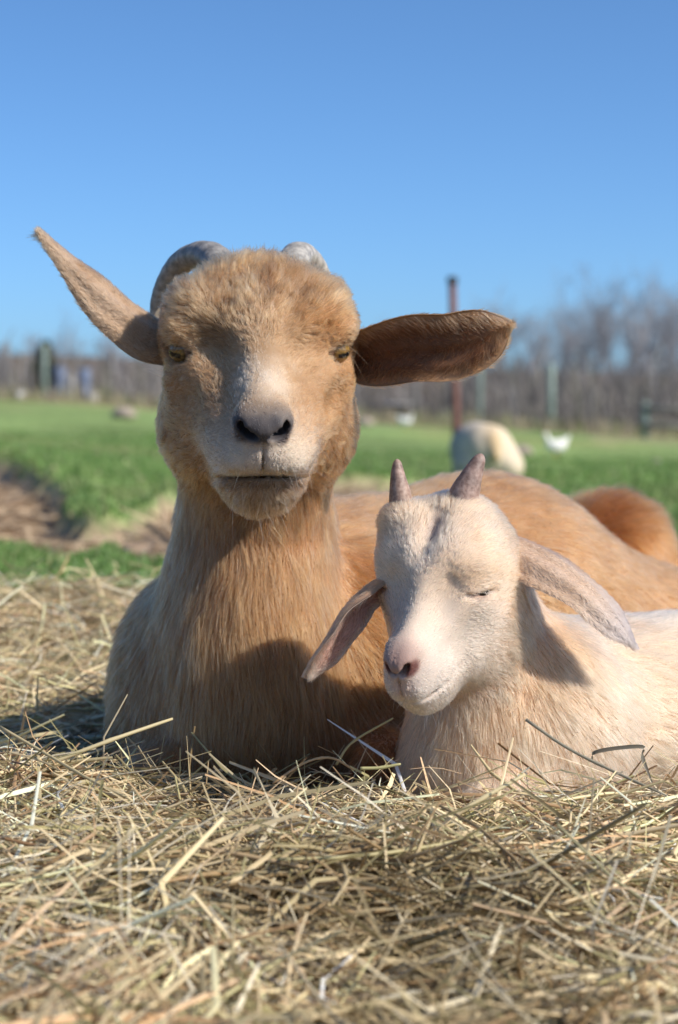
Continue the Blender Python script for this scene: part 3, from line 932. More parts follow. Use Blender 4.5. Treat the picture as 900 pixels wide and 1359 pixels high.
def k_body(c): return smooth01(np.linalg.norm(c - KHC, axis=1), .065, .095)
if FUR > 0:
    parts = [coat_fur(D, dv, dq, doe, int(95000 * FUR), 21, d_head, .00017, 26, .75, .10, 1.5, .34),
             coat_fur(D, dv, dq, doe, int(165000 * FUR), 22, d_body, .00022, 18, .35, .20, .50, .15),
             whiskers(D, dv, dq, [DH.p(0, 11, -7), DH.p(-3, 11, -4), DH.p(3, 11, -4)], .028, 70, .022, (0, -.3, -.6), 31, (.62, .52, .40)),
             whiskers(D, dv, dq, [DH.p(-7.5, 1, 1.5), DH.p(7.5, 1, 1.5), DH.p(-7, 1, -1.5)], .016, 16, .030, (0, -.1, .2), 32, (.45, .32, .20)),
             lashes(DEYES, 26, .006, (.10, .06, .035), 33)]
    hair_object('fur', None, *[np.concatenate([p[i] for p in parts]) for i in range(3)], fur_mat, doe)
    parts = [coat_fur(K, kv, kq, kid, int(65000 * FUR), 23, k_head, .00016, 12, .5, .05, 1.0, .10),
             coat_fur(K, kv, kq, kid, int(95000 * FUR), 24, k_body, .00019, 18, .4, .2, .6, .05),
             whiskers(K, kv, kq, [KH.p(0, 10, -7), KH.p(2, 10, -5)], .020, 40, .013, (0, -.2, -.8), 35, (.75, .66, .55)),
             lashes(KEYES, 34, .006, (.62, .52, .45), 36)]
    hair_object('fur', None, *[np.concatenate([p[i] for p in parts]) for i in range(3)], fur_mat, kid)
    for e_i, E in enumerate(EARS):
        Ps, Rs, Cs = [], [], []
        for side_, G, cg, cnt, ln_ in (('o', E['outer'], E['co'], 11000, E['ol']), ('i', E['inner'], E['ci'], 2600, E['il'])):
            n, m, _ = G.shape; r = np.random.default_rng(60 + e_i * 2 + (side_ == 'i'))
            cnt = int(cnt * FUR)
            i = r.integers(0, n - 1, cnt); j = r.integers(0, m - 1, cnt); a, b = r.random(cnt)[:, None], r.random(cnt)[:, None]
            p00, p10, p01, p11 = G[i, j], G[i + 1, j], G[i, j + 1], G[i + 1, j + 1]
            p = p00 * (1 - a) * (1 - b) + p10 * a * (1 - b) + p01 * (1 - a) * b + p11 * a * b
            tdir = norm(p10 - p00); cdir = norm(p01 - p00)
            nn = norm(np.cross(tdir, cdir))
            mid = norm(E['outer'][i, j] - E['inner'][i, j])
            sg = np.sign(np.sum(nn * mid, 1)) * (1 if side_ == 'o' else -1)
            nn = nn * sg[:, None]
            s_j = (-1 + 2 * (j + b[:, 0]) / (m - 1))
            flow = tdir + (0 if side_ == 'o' else 1) * cdir * (-np.sign(s_j) * .6)[:, None]
            lf = .25 if side_ == 'o' else .5
            Lh = np.full(cnt, ln_) * (1 if side_ == 'o' else (.5 + .9 * np.abs(s_j)))
            P, R, _g = grow(p, nn, flow, Lh, np.full(cnt, lf), 80 + e_i, gravity=.1, clump=.3, clump_size=10, width=.00016)
            col = cg[i, j] * r.normal(1, .14, cnt)[:, None]
            if side_ == 'i':
                k = r.random(cnt) < .25 + .35 * np.abs(s_j); col[k] = E['hair_in'] * r.normal(1, .15, (k.sum(), 1))
            Ps.append(P); Rs.append(R); Cs.append(col)
        hair_object('fur', None, np.concatenate(Ps), np.concatenate(Rs), np.concatenate(Cs), fur_mat, E['obj'])
# ------------------------------------------------------------------ the ground: hay yard, eroded gully, sloping pasture
EDGE = np.array([(-6, 11.5), (-3.0, 8.8), (-1.45, 7.0), (-1.10, 5.7), (-.85, 4.5), (-.64, 3.5), (-.56, 4.2), (-.50, 5.6), (-.20, 6.4), (.5, 6.0), (1.2, 7.0)])
def edge_offset(x, y):
    """signed distance to the gully's brink: + beyond it, - on the near side"""
    return (y - np.interp(x, EDGE[:, 0], EDGE[:, 1])) * .45
def n2(x, y, s, seed): return vnoise(np.stack([x, y, np.zeros_like(x)], -1), s, seed)
def ground_z(x, y):
    x = np.asarray(x, float); y = np.asarray(y, float)
    s = smooth01(y, 2.0, 22.0)
    z = -.060 * 14 * np.tanh(x / 14) * s + .05 * s
    z = z + (n2(x, y, .35, 3) - .5) * .18 * smooth01(y, 2.5, 9) + (n2(x, y, 1.7, 4) - .5) * .035 * smooth01(y, 1.6, 3)
    e = edge_offset(x, y) + (n2(x, y, 3.2, 5) - .5) * .30
    fade = smooth01(y, 1.55, 1.95) * (1 - smooth01(x, -.15, .6)) * (1 - smooth01(y, 8, 11))
    dip = np.where(e > 0, 0, -.055 * smooth01(-e, 0, .05) * (1 - smooth01(-e, .25, 1.0)))
    lip = .05 * np.exp(-((e - .10) / .16) ** 2) + .04 * (n2(x, y, 6, 17) - .5) * np.exp(-(e / .5) ** 2)
    z = z + (dip + lip) * fade
    # wooded rise beyond the fence
    z = z + 3.2 * smooth01(y, 62, 130) * (1 + .35 * (n2(x, y, .03, 8) - .5))
    return z
def dirt_amount(x, y):
    e = edge_offset(x, y) + (n2(x, y, 3.2, 5) - .5) * .30
    fade = smooth01(y, 1.55, 1.95) * (1 - smooth01(x, -.05, .7)) * (1 - smooth01(y, 8, 11))
    d = smooth01(-e, -.02, .05) * smooth01(y - np.interp(x, [-3, -1.4, -.8, -.53, -.34, 0, .5], [6.5, 4.3, 3.45, 2.75, 2.1, 1.8, 1.8]) + .5 * (n2(x, y, 2.5, 15) - .5), -.08, .14) * fade
    bare = smooth01(n2(x, y, 1.3, 12), .78, .88) * .6 * smooth01(y, 4, 8)
    strip = smooth01(y + (n2(x, y, .5, 2) - .5) * 8, 38, 44)
    return np.clip(np.maximum(np.maximum(d, bare), strip * .75), 0, 1)
def hay_amount(x, y):
    back = 1.40 + .35 * (n2(x, y, 1.3, 21) - .5) - .25 * smooth01(x, -.4, .6)
    return 1 - smooth01(y, back - .18, back + .12)

def line_steps(lo, hi, near, far, c0, c1):
    out = [lo]
    while out[-1] < hi:
        x = out[-1]; dist = max(c0 - x, x - c1, 0)
        out.append(x + near + (far - near) * min(1, dist / 60.0) + dist * .06)
    return np.array(out)
gx = np.concatenate([-line_steps(2.5, 700, .05, 6, 2.5, 2.5)[::-1], np.arange(-2.45, 2.46, .05), line_steps(2.5, 700, .05, 6, 2.5, 2.5)])
gy = np.concatenate([-line_steps(1.5, 60, .1, 5, 1.5, 1.5)[::-1], np.arange(-1.4, 8.5, .05), line_steps(8.5, 1200, .06, 8, 8.5, 9)])
GX, GY = np.meshgrid(gx, gy, indexing='ij'); fx, fy = GX.ravel(), GY.ravel()
fz = ground_z(fx, fy)
da, ha = dirt_amount(fx, fy), hay_amount(fx, fy)
wood = smooth01(fy, 46, 52)
GR, DT, HY, LF = np.array([.195, .27, .095]), np.array([.42, .30, .20]), np.array([.13, .095, .05]), np.array([.17, .125, .09])
pat = n2(fx, fy, .8, 31)[:, None]
gc = GR * (.65 + .7 * pat) + np.array([.07, .035, .012]) * smooth01(n2(fx, fy, .45, 33), .5, .8)[:, None]
gc = gc * (1 - da[:, None]) + DT * (.8 + .4 * pat) * da[:, None]
gc = gc * (1 - ha[:, None]) + HY * ha[:, None]  # dark floor colour stands in for shade between the straws
gc = gc * (1 - wood[:, None]) + LF * wood[:, None]
nxg, nyg = len(gx), len(gy)
ii, jj = np.meshgrid(np.arange(nxg - 1), np.arange(nyg - 1), indexing='ij')
base_i = (ii * nyg + jj).ravel()
gq = np.stack([base_i, base_i + nyg, base_i + nyg + 1, base_i + 1], -1)
ground_mat = attr_mat('ground_soil', rough=.95, spec=.1, bump=.8, bump_scale=40, vary=.35, vscale=18)
go = link('ground', mesh_np('ground', np.stack([fx, fy, fz - .012], -1), gq, ground_mat, True, gc)); go['kind'] = 'structure'

# ------------------------------------------------------------------ strips: hay stems, blades and grass share one builder
def strips(P, W, side, cols, fold=.35):
    """P (n,k,3) centre lines, W (n,k) half widths, side (n,3) -> V-folded ribbons"""
    n, k, _ = P.shape
    t = norm(np.gradient(P, axis=1))
    sd_ = side[:, None, :] - t * np.sum(side[:, None, :] * t, -1, keepdims=True); sd_ = norm(sd_)
    up_ = np.cross(t, sd_)
    L = P - sd_ * W[..., None] + up_ * (W * fold)[..., None]
    R = P + sd_ * W[..., None] + up_ * (W * fold)[..., None]
    V = np.stack([L, P, R], 2).reshape(-1, 3)
    i = np.arange(n)[:, None, None] * (k * 3) + np.arange(k - 1)[None, :, None] * 3 + np.arange(2)[None, None, :]
    i = i.ravel()
    F = np.stack([i, i + 1, i + 4, i + 3], -1)
    return V, F, np.repeat(cols, k * 3, axis=0)
def tubes(P, W, side, cols):
    """P (n,k,3), 4-sided stems"""
    n, k, _ = P.shape
    t = norm(np.gradient(P, axis=1))
    sd_ = side[:, None, :] - t * np.sum(side[:, None, :] * t, -1, keepdims=True); sd_ = norm(sd_)
    up_ = np.cross(t, sd_)
    w = W[..., None]
    V = np.stack([P + sd_ * w, P + up_ * w, P - sd_ * w, P - up_ * w], 2).reshape(-1, 3)
    i = (np.arange(n)[:, None] * (k * 4) + np.arange(k - 1)[None, :] * 4)[..., None]
    j = np.arange(4)[None, None, :]; j2 = (j + 1) % 4
    F = np.stack([(i + j).ravel(), (i + j2).ravel(), (i + 4 + j2).ravel(), (i + 4 + j).ravel()], -1)
    return V, F, np.repeat(cols, k * 4, axis=0)
def bent(c, yaw, pitch, L, k, curve, r, kink=.25):
    """centre lines through c, heading yaw/pitch, with a curve and the odd kink"""
    n = len(c); s = np.linspace(-.5, .5, k)
    d = np.stack([np.cos(yaw) * np.cos(pitch), np.sin(yaw) * np.cos(pitch), np.sin(pitch)], -1)
    sidev = norm(np.cross(d, np.array([0, 0, 1.])) + 1e-6); upv = np.cross(sidev, d)
    a = r.normal(0, 1, n) * curve; b = r.normal(0, .6, n) * curve - curve * .25
    kk = (r.random(n) < kink) * r.normal(0, .35, n); kp = r.uniform(-.25, .25, n)
    P = c[:, None, :] + d[:, None, :] * (s[None, :] * L[:, None])[..., None]
    P = P + sidev[:, None, :] * ((s[None] ** 2 * 2) * a[:, None] * L[:, None] + np.maximum(s[None] - kp[:, None], 0) * kk[:, None] * L[:, None])[..., None]
    P = P + upv[:, None, :] * ((s[None] ** 2 * 2) * b[:, None] * L[:, None])[..., None]
    return P, sidev

# ------------------------------------------------------------------ hay
def hay_z(x, y):
    z = -.009 + (n2(x, y, 7, 41) - .5) * .042 + (n2(x, y, 2.6, 42) - .5) * (.030 + .035 * smooth01(-y, .2, .4))
    z = z + (.006 + .012 * smooth01(x, .02, .12)) * np.exp(-((y + .20) / .10) ** 2)                       # litter pushed up against the animals
    z = z + .012 * smooth01(x, .22, .42) * (1 - smooth01(y, -.2, .15))
    z = z + .028 * smooth01(y, .55, 1.05) * (1 - smooth01(y, 1.25, 1.55)) * (1 - smooth01(x, -.35, .1))
    return z * hay_amount(x, y) + ground_z(x, y) * (y > 1.2)
HAYC = np.array([(.80, .64, .39), (.73, .58, .35), (.62, .51, .29), (.48, .43, .22), (.68, .49, .30), (.88, .78, .57), (.50, .32, .17), (.36, .31, .14), (.20, .115, .055), (.74, .66, .51)])
HAYP = np.array([.19, .15, .13, .09, .12, .12, .07, .05, .04, .04])
hr = np.random.default_rng(5)
def scatter_hay(n, x0, x1, y0, y1, ypow=1.0):
    """points inside the seen wedge, denser towards the front"""
    y = y0 + (y1 - y0) * hr.random(n) ** ypow
    half = .20 * (y + 1.6) + .16
    x = np.clip(hr.uniform(-1, 1, n) * half * 1.15, x0, x1)
    m = hr.random(n) < hay_amount(x, y)
    return x[m], y[m]
def inside_goats(P, margin):
    n, k, _ = P.shape
    q = P.reshape(-1, 3)
    d = np.minimum(D.sdf(q), K.sdf(q)).reshape(n, k)
    return (d < margin).any(1)
HV, HF, HC = [], [], []
off = 0
def add(V, F, C):
    global off
    HV.append(V); HF.append(F + off); HC.append(C); off += len(V)
tip4 = np.array([.75, 1, .95, .55]); tip5 = np.array([.7, 1, 1, .9, .45])
for (n, kind, lo, hi, w0, w1, depth, pit, cur, yr) in (
        (38000, 'b', .03, .09, .0004, .0012, (-.022, .004), .22, .30, (-.78, 1.75, 1.25)),     # matted leaf and fine stem
        (36000, 'b', .04, .12, .0004, .0012, (-.008, .014), .28, .50, (-.78, 1.75, 1.35)),
        (13000, 't', .05, .18, .0005, .0011, (-.010, .018), .24, .22, (-.78, 1.75, 1.35)),
        (5600, 't', .07, .22, .0009, .0019, (.000, .022), .20, .16, (-.78, 1.70, 1.5)),        # coarse straw on top
        (6500, 'b', .05, .18, .0008, .0021, (.004, .028), .30, .40, (-.78, 1.70, 1.4)),
        (2600, 'b', .04, .13, .0004, .0010, (.012, .040), .60, .55, (-.70, 1.60, 1.3))):       # wisps standing up
    x, y = scatter_hay(n, -.9, .9, *yr)
    n = len(x)
    u = hr.random(n)
    L = lo + (hi - lo) * u ** 1.6
    z = hay_z(x, y) + hr.uniform(depth[0], depth[1], n)
    swirl = n2(x, y, 3.0, 44) * 2 * math.pi * 1.2
    yaw = np.where(hr.random(n) < .55, swirl + hr.normal(0, .5, n), hr.uniform(0, 2 * math.pi, n))
    pitch = hr.normal(0, pit, n)
    k = 5 if kind == 't' else 4
    P, sv = bent(np.stack([x, y, z], -1), yaw, pitch, L, k, cur, hr)
    W = (w0 + (w1 - w0) * hr.random(n) ** 1.5)[:, None] * (tip5 if k == 5 else tip4)[None, :]
    keep = ~inside_goats(P, .004)
    floor = ground_z(P[:, :, 0].ravel(), P[:, :, 1].ravel()).reshape(P.shape[:2]) * (P[:, :, 1] > 1.2) - .03
    P[:, :, 2] = np.maximum(P[:, :, 2], floor)
    col = HAYC[hr.choice(len(HAYC), n, p=HAYP)] * np.exp(hr.normal(-.03, .26, n))[:, None]
    if depth[1] < .005: col = col * np.array([.62, .56, .50])              # layer below: shade of the gaps put into its colour
    brown = smooth01(n2(x, y, 6, 47), .60, .78)[:, None] * .55           # damp, leafy patches
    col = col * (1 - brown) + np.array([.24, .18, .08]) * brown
    spin = norm(sv + hr.normal(0, .6, (n, 3)))
    P, W, col, spin = P[keep], W[keep], col[keep], spin[keep]
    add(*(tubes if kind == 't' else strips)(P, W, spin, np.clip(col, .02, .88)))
hay_mat = attr_mat('dry_hay', rough=.48, spec=.35, translucent=.22)
hay = link('hay', mesh_np('hay', np.concatenate(HV), np.concatenate(HF), hay_mat, True, np.concatenate(HC)))
tag(hay, 'loose dry hay strewn thickly around and in front of the lying goats', 'hay', kind='stuff')

# single stalks that stand clear of the rest
def stalk(name, pts, w, col, label, flat=False, n=14):
    C = spline(pts, n)
    if flat:
        sdv = np.array([[.2, .3, 1.0]])
        V, F, cc = strips(C[None], np.full((1, n), w) * np.interp(np.linspace(0, 1, n), [0, .1, .8, 1], [.6, 1, 1, .3])[None], sdv, np.array([col]), .5)
        F = [F]
    else:
        rr = w * np.interp(np.linspace(0, 1, n), [0, .9, 1], [1.05, .85, .6]); rr[n // 2] *= 1.25
        V, F = tube(C, rr, 8); cc = np.tile(np.array(col), (len(V), 1))
    o = link(name, mesh_np(name, V, F, hay_mat, True, cc))
    tag(o, label, 'hay stalk', 'single hay stalks standing clear')
    return o
PALE, STRAW, GREY = (.62, .52, .30), (.54, .44, .25), (.30, .27, .20)
stalk('hay_stalk', [at(55, 1018, -.10), at(140, 985, -.09), at(229, 954, -.06)], .0017, PALE, 'long pale straw slanting up in the shade beside the doe')
stalk('hay_stalk', [at(0, 965, -.12), at(60, 1000, -.15), at(120, 1035, -.19), at(175, 1062, -.22)], .0013, STRAW, 'straw sloping down from the frame edge below the shaded hay')
stalk('hay_stalk', [at(592, 1090, -.26), at(640, 1060, -.25), at(697, 1028, -.235)], .0018, PALE, 'stiff pale straw pointing up across the chest of the kid')
stalk('hay_stalk', [at(698, 955, -.17), at(752, 992, -.18), at(815, 1024, -.19), at(885, 1056, -.21)], .0012, GREY, 'thin grey stem lying slantwise against the flank of the kid')
stalk('hay_stalk', [at(788, 1012, -.15), at(792, 998, -.155), at(850, 991, -.16), at(852, 1004, -.16), at(866, 1040, -.165)], .0015, (.17, .15, .11), 'dark kinked dry blade bent over beside the kid', True, 22)
stalk('hay_stalk', [at(446, 1015, -.10), at(468, 985, -.10), at(522, 953, -.10)], .0010, (.50, .40, .20), 'fine curved stem rising in front of the dark foreleg of the doe')
stalk('hay_stalk', [at(478, 1020, -.16), at(505, 1019, -.16), at(532, 1014, -.16)], .0013, (.50, .46, .22), 'short yellow green straw lying level under the muzzle of the kid')
stalk('hay_stalk', [at(362, 1040, -.15), at(405, 1012, -.14), at(440, 1006, -.13), at(470, 1022, -.13)], .0010, (.52, .34, .18), 'reddish stem arching in front of the chest of the doe')
stalk('hay_stalk', [at(723, 1195, -.36), at(745, 1140, -.33), at(778, 1055, -.29)], .0020, (.50, .48, .36), 'grey green blade standing tall in the hay below the kid', True)
stalk('hay_stalk', [at(493, 1090, -.3), at(495, 1140, -.335), at(497, 1190, -.36)], .0015, PALE, 'upright pale straw in the middle of the hay')
stalk('hay_stalk', [at(640, 1296, -.50), at(660, 1320, -.505), at(682, 1345, -.51)], .0032, (.66, .57, .36), 'thick blurred straw stub at the lower edge of the hay')
stalk('hay_stalk', [at(20, 1080, -.28), at(90, 1098, -.28), at(180, 1120, -.29)], .0016, PALE, 'long bright straw lying nearly level in the sunlit hay')

# ------------------------------------------------------------------ pasture grass
gr = np.random.default_rng(11)
n = 190000
yy = 1.5 + 14 * gr.random(n) ** 1.9
xx = gr.uniform(-1, 1, n) * (.20 * (yy + 1.6) + .35)
da_ = dirt_amount(xx, yy); ha_ = hay_amount(xx, yy)
tuft = n2(xx, yy, 5, 51)
m = (gr.random(n) > da_ * 1.05) & (gr.random(n) > ha_ * 1.02)
m &= ~((xx > -.1) & (xx < .55) & (yy < 2.4) & (gr.random(n) < .4))
xx, yy, tuft = xx[m], yy[m], tuft[m]; n = len(xx)
zz = ground_z(xx, yy) - .012
hgt = (.012 + .026 * tuft ** 1.5) * gr.uniform(.5, 1.25, n)
near_edge = np.exp(-((edge_offset(xx, yy) - .08) / .12) ** 2) * (xx < .2)
hgt = hgt * (1 + .25 * near_edge)
yaw = gr.uniform(0, 2 * math.pi, n); lean = gr.uniform(.1, .8, n)
wd = gr.uniform(.0014, .0032, n) * (1 + yy * .12)
b0 = np.stack([xx, yy, zz], -1); hd = np.stack([np.cos(yaw), np.sin(yaw), np.zeros(n)], -1); sd_ = np.stack([-np.sin(yaw), np.cos(yaw), np.zeros(n)], -1)
mid = b0 + hd * (lean * hgt * .35)[:, None] + np.array([0, 0, 1]) * (hgt * .6)[:, None]
top = b0 + hd * (lean * hgt * 1.0)[:, None] + np.array([0, 0, 1]) * (hgt * (1.0 - lean * .25))[:, None]
V = np.stack([b0 - sd_ * wd[:, None], b0 + sd_ * wd[:, None], mid + sd_ * (wd * .7)[:, None], mid - sd_ * (wd * .7)[:, None], top], 1).reshape(-1, 3)
i0 = np.arange(n) * 5
GC = np.array([(.18, .305, .085), (.22, .345, .10), (.14, .25, .065), (.28, .36, .14), (.44, .38, .22)])
gcol = GC[gr.choice(5, n, p=[.34, .26, .22, .13, .05])] * gr.normal(1, .15, n)[:, None]
dry = smooth01(n2(xx, yy, .9, 53), .55, .8)[:, None] * .5
gcol = np.clip(gcol * (1 - dry) + np.array([.30, .30, .14]) * dry, .01, .6)
grass_mat = attr_mat('grass_blades', rough=.5, spec=.3, translucent=.3)
grass = link('grass', mesh_np('grass', V, [np.stack([i0, i0 + 1, i0 + 2, i0 + 3], -1), np.stack([i0 + 3, i0 + 2, i0 + 4], -1)], grass_mat, True, np.repeat(gcol, 5, axis=0)))
tag(grass, 'short green pasture grass behind the goats', 'grass', kind='stuff')
# clods and old hay in the gully
n = 2600
yy = gr.uniform(2.2, 6.5, n); xx = gr.uniform(-1.9, .1, n)
m = gr.random(n) < dirt_amount(xx, yy) * .9; xx, yy = xx[m], yy[m]; n = len(xx)
P, sv = bent(np.stack([xx, yy, ground_z(xx, yy) + .004], -1), gr.uniform(0, 7, n), gr.normal(0, .2, n), gr.uniform(.06, .28, n), 4, .3, gr)
V, F, C = strips(P, gr.uniform(.003, .009, n)[:, None] * tip4[None], norm(sv + gr.normal(0, .4, (n, 3))), np.array([.42, .31, .20]) * gr.normal(1, .2, n)[:, None])
litter = link('dry_litter', mesh_np('dry_litter', V, F, hay_mat, True, C)); tag(litter, 'old brown straw litter lying in the eroded gully', 'litter', kind='stuff')
# ------------------------------------------------------------------ far things
def gz(x, y): return float(ground_z(np.array([x]), np.array([y]))[0])
def plain(name, col, rough=.7, vary=.25, vscale=6, metal=0.0, bump=.3):
    m, nt, b = new_mat(name); n, l = nt.nodes, nt.links
    tc = n.new('ShaderNodeTexCoord'); nz = n.new('ShaderNodeTexNoise'); nz.inputs['Scale'].default_value = vscale; nz.inputs['Detail'].default_value = 5
    l.new(tc.outputs['Object'], nz.inputs['Vector'])
    rp = n.new('ShaderNodeValToRGB'); rp.color_ramp.elements[0].position = .3; rp.color_ramp.elements[1].position = .7
    rp.color_ramp.elements[0].color = (*[c * (1 - vary) for c in col], 1); rp.color_ramp.elements[1].color = (*[min(1, c * (1 + vary)) for c in col], 1)
    l.new(nz.outputs['Fac'], rp.inputs['Fac']); l.new(rp.outputs[0], b.inputs['Base Color'])
    bp = n.new('ShaderNodeBump'); bp.inputs['Strength'].default_value = bump; bp.inputs['Distance'].default_value = .004
    l.new(nz.outputs['Fac'], bp.inputs['Height']); l.new(bp.outputs[0], b.inputs['Normal'])
    b.inputs['Roughness'].default_value = rough; b.inputs['Metallic'].default_value = metal
    return m
def box_np(x0, x1, y0, y1, z0, z1):
    V = np.array([(x, y, z) for z in (z0, z1) for y in (y0, y1) for x in (x0, x1)], float)
    return V, np.array([[0, 2, 3, 1], [4, 5, 7, 6], [0, 1, 5, 4], [2, 6, 7, 3], [0, 4, 6, 2], [1, 3, 7, 5]])
def part(name, V, F, mat, parent, smooth=True):
    o = link(name, mesh_np(name, V, F, mat, smooth)); under(parent, o); return o

# rusty pole
rust = plain('rusty_steel', (.15, .062, .045), .75, .35, 30)
dark_iron = plain('dark_iron', (.03, .028, .03), .6, .3, 20)
yb = 11.4; pb = at(607, 600, yb); pt = at(600.5, 374, yb)
zb = gz(pb[0], yb)
pole = empty('steel_pole', (pb[0], yb, zb)); tag(pole, 'rusty brown steel pole leaning slightly behind the ear of the doe', 'pole')
V, F = tube([(pb[0], yb, zb - .2), (pb[0], yb, zb), pt], [.029, .029, .027], 14); part('shaft', V, F, rust, pole)
V, F = tube([pt - V3(0, 0, .012), pt + V3(0, 0, .035)], [.036, .036], 14); part('cap', V, F, dark_iron, pole)

# another goat lying with its back to us
G = Body()
g0 = at(646, 640, 6.6); gx0, gy0 = g0[0], g0[1]; gz0 = gz(gx0, gy0) - .02
cw, tn, gy_ = (.60, .50, .37), (.50, .36, .20), (.46, .40, .34)
fl = dn(0, .3, -1)
def gp(x, y, z): return V3(gx0 + x * .84, gy0 + y * .84, gz0 + z * .84)
G.ell(gp(.0, .0, .13), V3(.145, .20, .155) * .84, k=.05, col=cw, flow=fl, ln=.01, lift=.3)
G.ell(gp(-.03, .32, .15), V3(.14, .26, .14) * .84, k=.06, col=gy_, flow=fl, ln=.01, lift=.3)
G.ell(gp(.10, -.03, .07), V3(.085, .15, .09) * .84, k=.04, col=cw, flow=fl, ln=.01, lift=.3)
G.ell(gp(-.10, -.01, .07), V3(.075, .15, .09) * .84, k=.04, col=gy_, flow=fl, ln=.01, lift=.3)  # grey left haunch: the side away from the sun, shaded by colour
G.cap(gp(.02, -.16, .20), gp(.03, -.22, .12), .025, .015, k=.03, col=tn, flow=fl, ln=.01, lift=.3)
G.cap(gp(-.04, .48, .14), gp(-.08, .66, .13), .07, .05, k=.05, col=gy_, flow=fl, ln=.01, lift=.3)
G.cap(gp(-.08, .66, .13), gp(-.10, .78, .08), .05, .03, k=.04, col=cw, flow=fl, ln=.01, lift=.3)
G.spots.append((gp(.02, -.12, .24), V3(.035, .10, .06), np.eye(3), tn, .5, .8))
spot_paint(G, .12, 6)
far_goat = empty('goat', (gx0, gy0, gz0)); tag(far_goat, 'pale blurred goat resting on the grass beside the pole, back turned', 'goat')
ax = [axis_steps(a, b, .012, .012, [(a, b)]) for a, b in ((gx0 - .4, gx0 + .3), (gy0 - .35, gy0 + .8), (gz0 - .06, gz0 + .5))]
fur_skin = attr_mat('short_coat', rough=.9, spec=.1, bump=.6, bump_scale=120, vary=.15, vscale=30)
v, q = surface_nets(G, *ax)
o = link('body', mesh_np('body', v, q, fur_skin, True, G.paint(v))); under(far_goat, o)
for s, (ex_, ey_, ez_) in ((-1, (-.10, .68, .13)), (1, (-.06, .68, .13))):
    l_ = [gp(ex_, ey_, ez_), gp(ex_ + s * .02, ey_ + .05, ez_ - .01), gp(ex_ + s * .03, ey_ + .09, ez_ - .05)]
    V, F = tube(spline(l_, 8), np.array([[.012, .02], [.012, .026], [.01, .028], [.01, .027], [.008, .024], [.008, .02], [.006, .014], [.003, .005]]), 10)
    part('ear', V, F, plain('ear_coat', (.4, .33, .27)), far_goat)

# white hens
hen_white = plain('white_feathers', (.78, .75, .70), .8, .1, 40)
comb_red = plain('red_comb', (.5, .04, .03), .6); beak_y = plain('yellow_horn', (.6, .38, .08), .5)
def hen(px, py, y, face, scale, label):
    p = at(px, py, y); x, z = p[0], gz(p[0], y)
    B = Body(); f = V3(face, -.25, 0); f = f / np.linalg.norm(f)
    P = lambda a, b, c: V3(x, y, z) + (f * a + np.cross(V3(0, 0, 1), f) * b + V3(0, 0, c)) * scale
    k = dict(col=(.7, .7, .7), flow=fl, ln=.01, lift=.2)
    A = np.stack([f, np.cross(V3(0, 0, 1), f), V3(0, 0, 1)])
    B.ell(P(0, 0, .16), np.array([.13, .085, .09]) * scale, A, k=.03, **k)
    B.cap(P(-.08, 0, .18), P(-.17, 0, .28), .05 * scale, .025 * scale, k=.04, **k)
    B.cap(P(.09, 0, .19), P(.14, 0, .30), .045 * scale, .026 * scale, k=.03, **k)
    B.ell(P(.15, 0, .32), np.array([.032, .027, .03]) * scale, A, k=.02, **k)
    ax = [axis_steps(c - .24 * scale, c + .24 * scale, .01, .01, [(c - 1, c + 1)]) for c in (x, y)] + [axis_steps(z + .02, z + .4 * scale, .01, .01, [(z, z + 1)])]
    v, q = surface_nets(B, *ax)
    h = empty('hen', (x, y, z)); tag(h, label, 'hen')
    part('body', v, q, hen_white, h)
    V, F = tube([P(.13, 0, .345), P(.15, 0, .365), P(.17, 0, .345)], np.array([.004, .010, .004]) * scale, 6); part('comb', V, F, comb_red, h)
    V, F = tube([P(.172, 0, .318), P(.20, 0, .31)], np.array([.009, .001]) * scale, 6); part('beak', V, F, beak_y, h)
    for s in (-1, 1):
        V, F = tube([P(.01, s * .035, .10), P(.015, s * .035, .0), P(.045, s * .04, .003)], np.array([.010, .007, .004]) * scale, 6); part('leg', V, F, beak_y, h)
hen(738, 604, 14.5, -1.0, .62, 'white hen walking on the grass between the pale goat and the fence')
hen(538, 575, 24, 1.0, .62, 'small white hen on the pasture below the outstretched ear of the doe')

# field stones
stone_mat = plain('field_stone', (.33, .27, .22), .9, .3, 9)
def stone(px, py, y, r, label, seed):
    p = at(px, py, y); z = gz(p[0], y); q = np.random.default_rng(seed)
    ring, V = 9, []
    for i in range(7):
        a = math.pi * i / 6
        for j in range(ring):
            b = 2 * math.pi * j / ring; k = q.uniform(.82, 1.15)
            V.append((p[0] + r * k * math.sin(a) * math.cos(b), y + r * .8 * k * math.sin(a) * math.sin(b), z + r * .25 + r * .6 * k * math.cos(a)))
    F = np.array([[i * ring + j, (i + 1) * ring + j, (i + 1) * ring + (j + 1) % ring, i * ring + (j + 1) % ring] for i in range(6) for j in range(ring)])
    o = link('field_stone', mesh_np('field_stone', np.array(V), F, stone_mat, True)); tag(o, label, 'stone')
stone(873, 620, 10.5, .05, 'pale stone in the grass close to the right frame edge', 1)
stone(692, 580, 15, .10, 'grey stone in the grass just beyond the resting pale goat', 2)
stone(484, 570, 22, .12, 'light stone in the pasture under the ear of the doe', 3)
stone(165, 574, 17, .12, 'pinkish flat patch of dry soil in the pasture beside the cheek of the doe', 4)  # bare dry ground, built with the stone shape

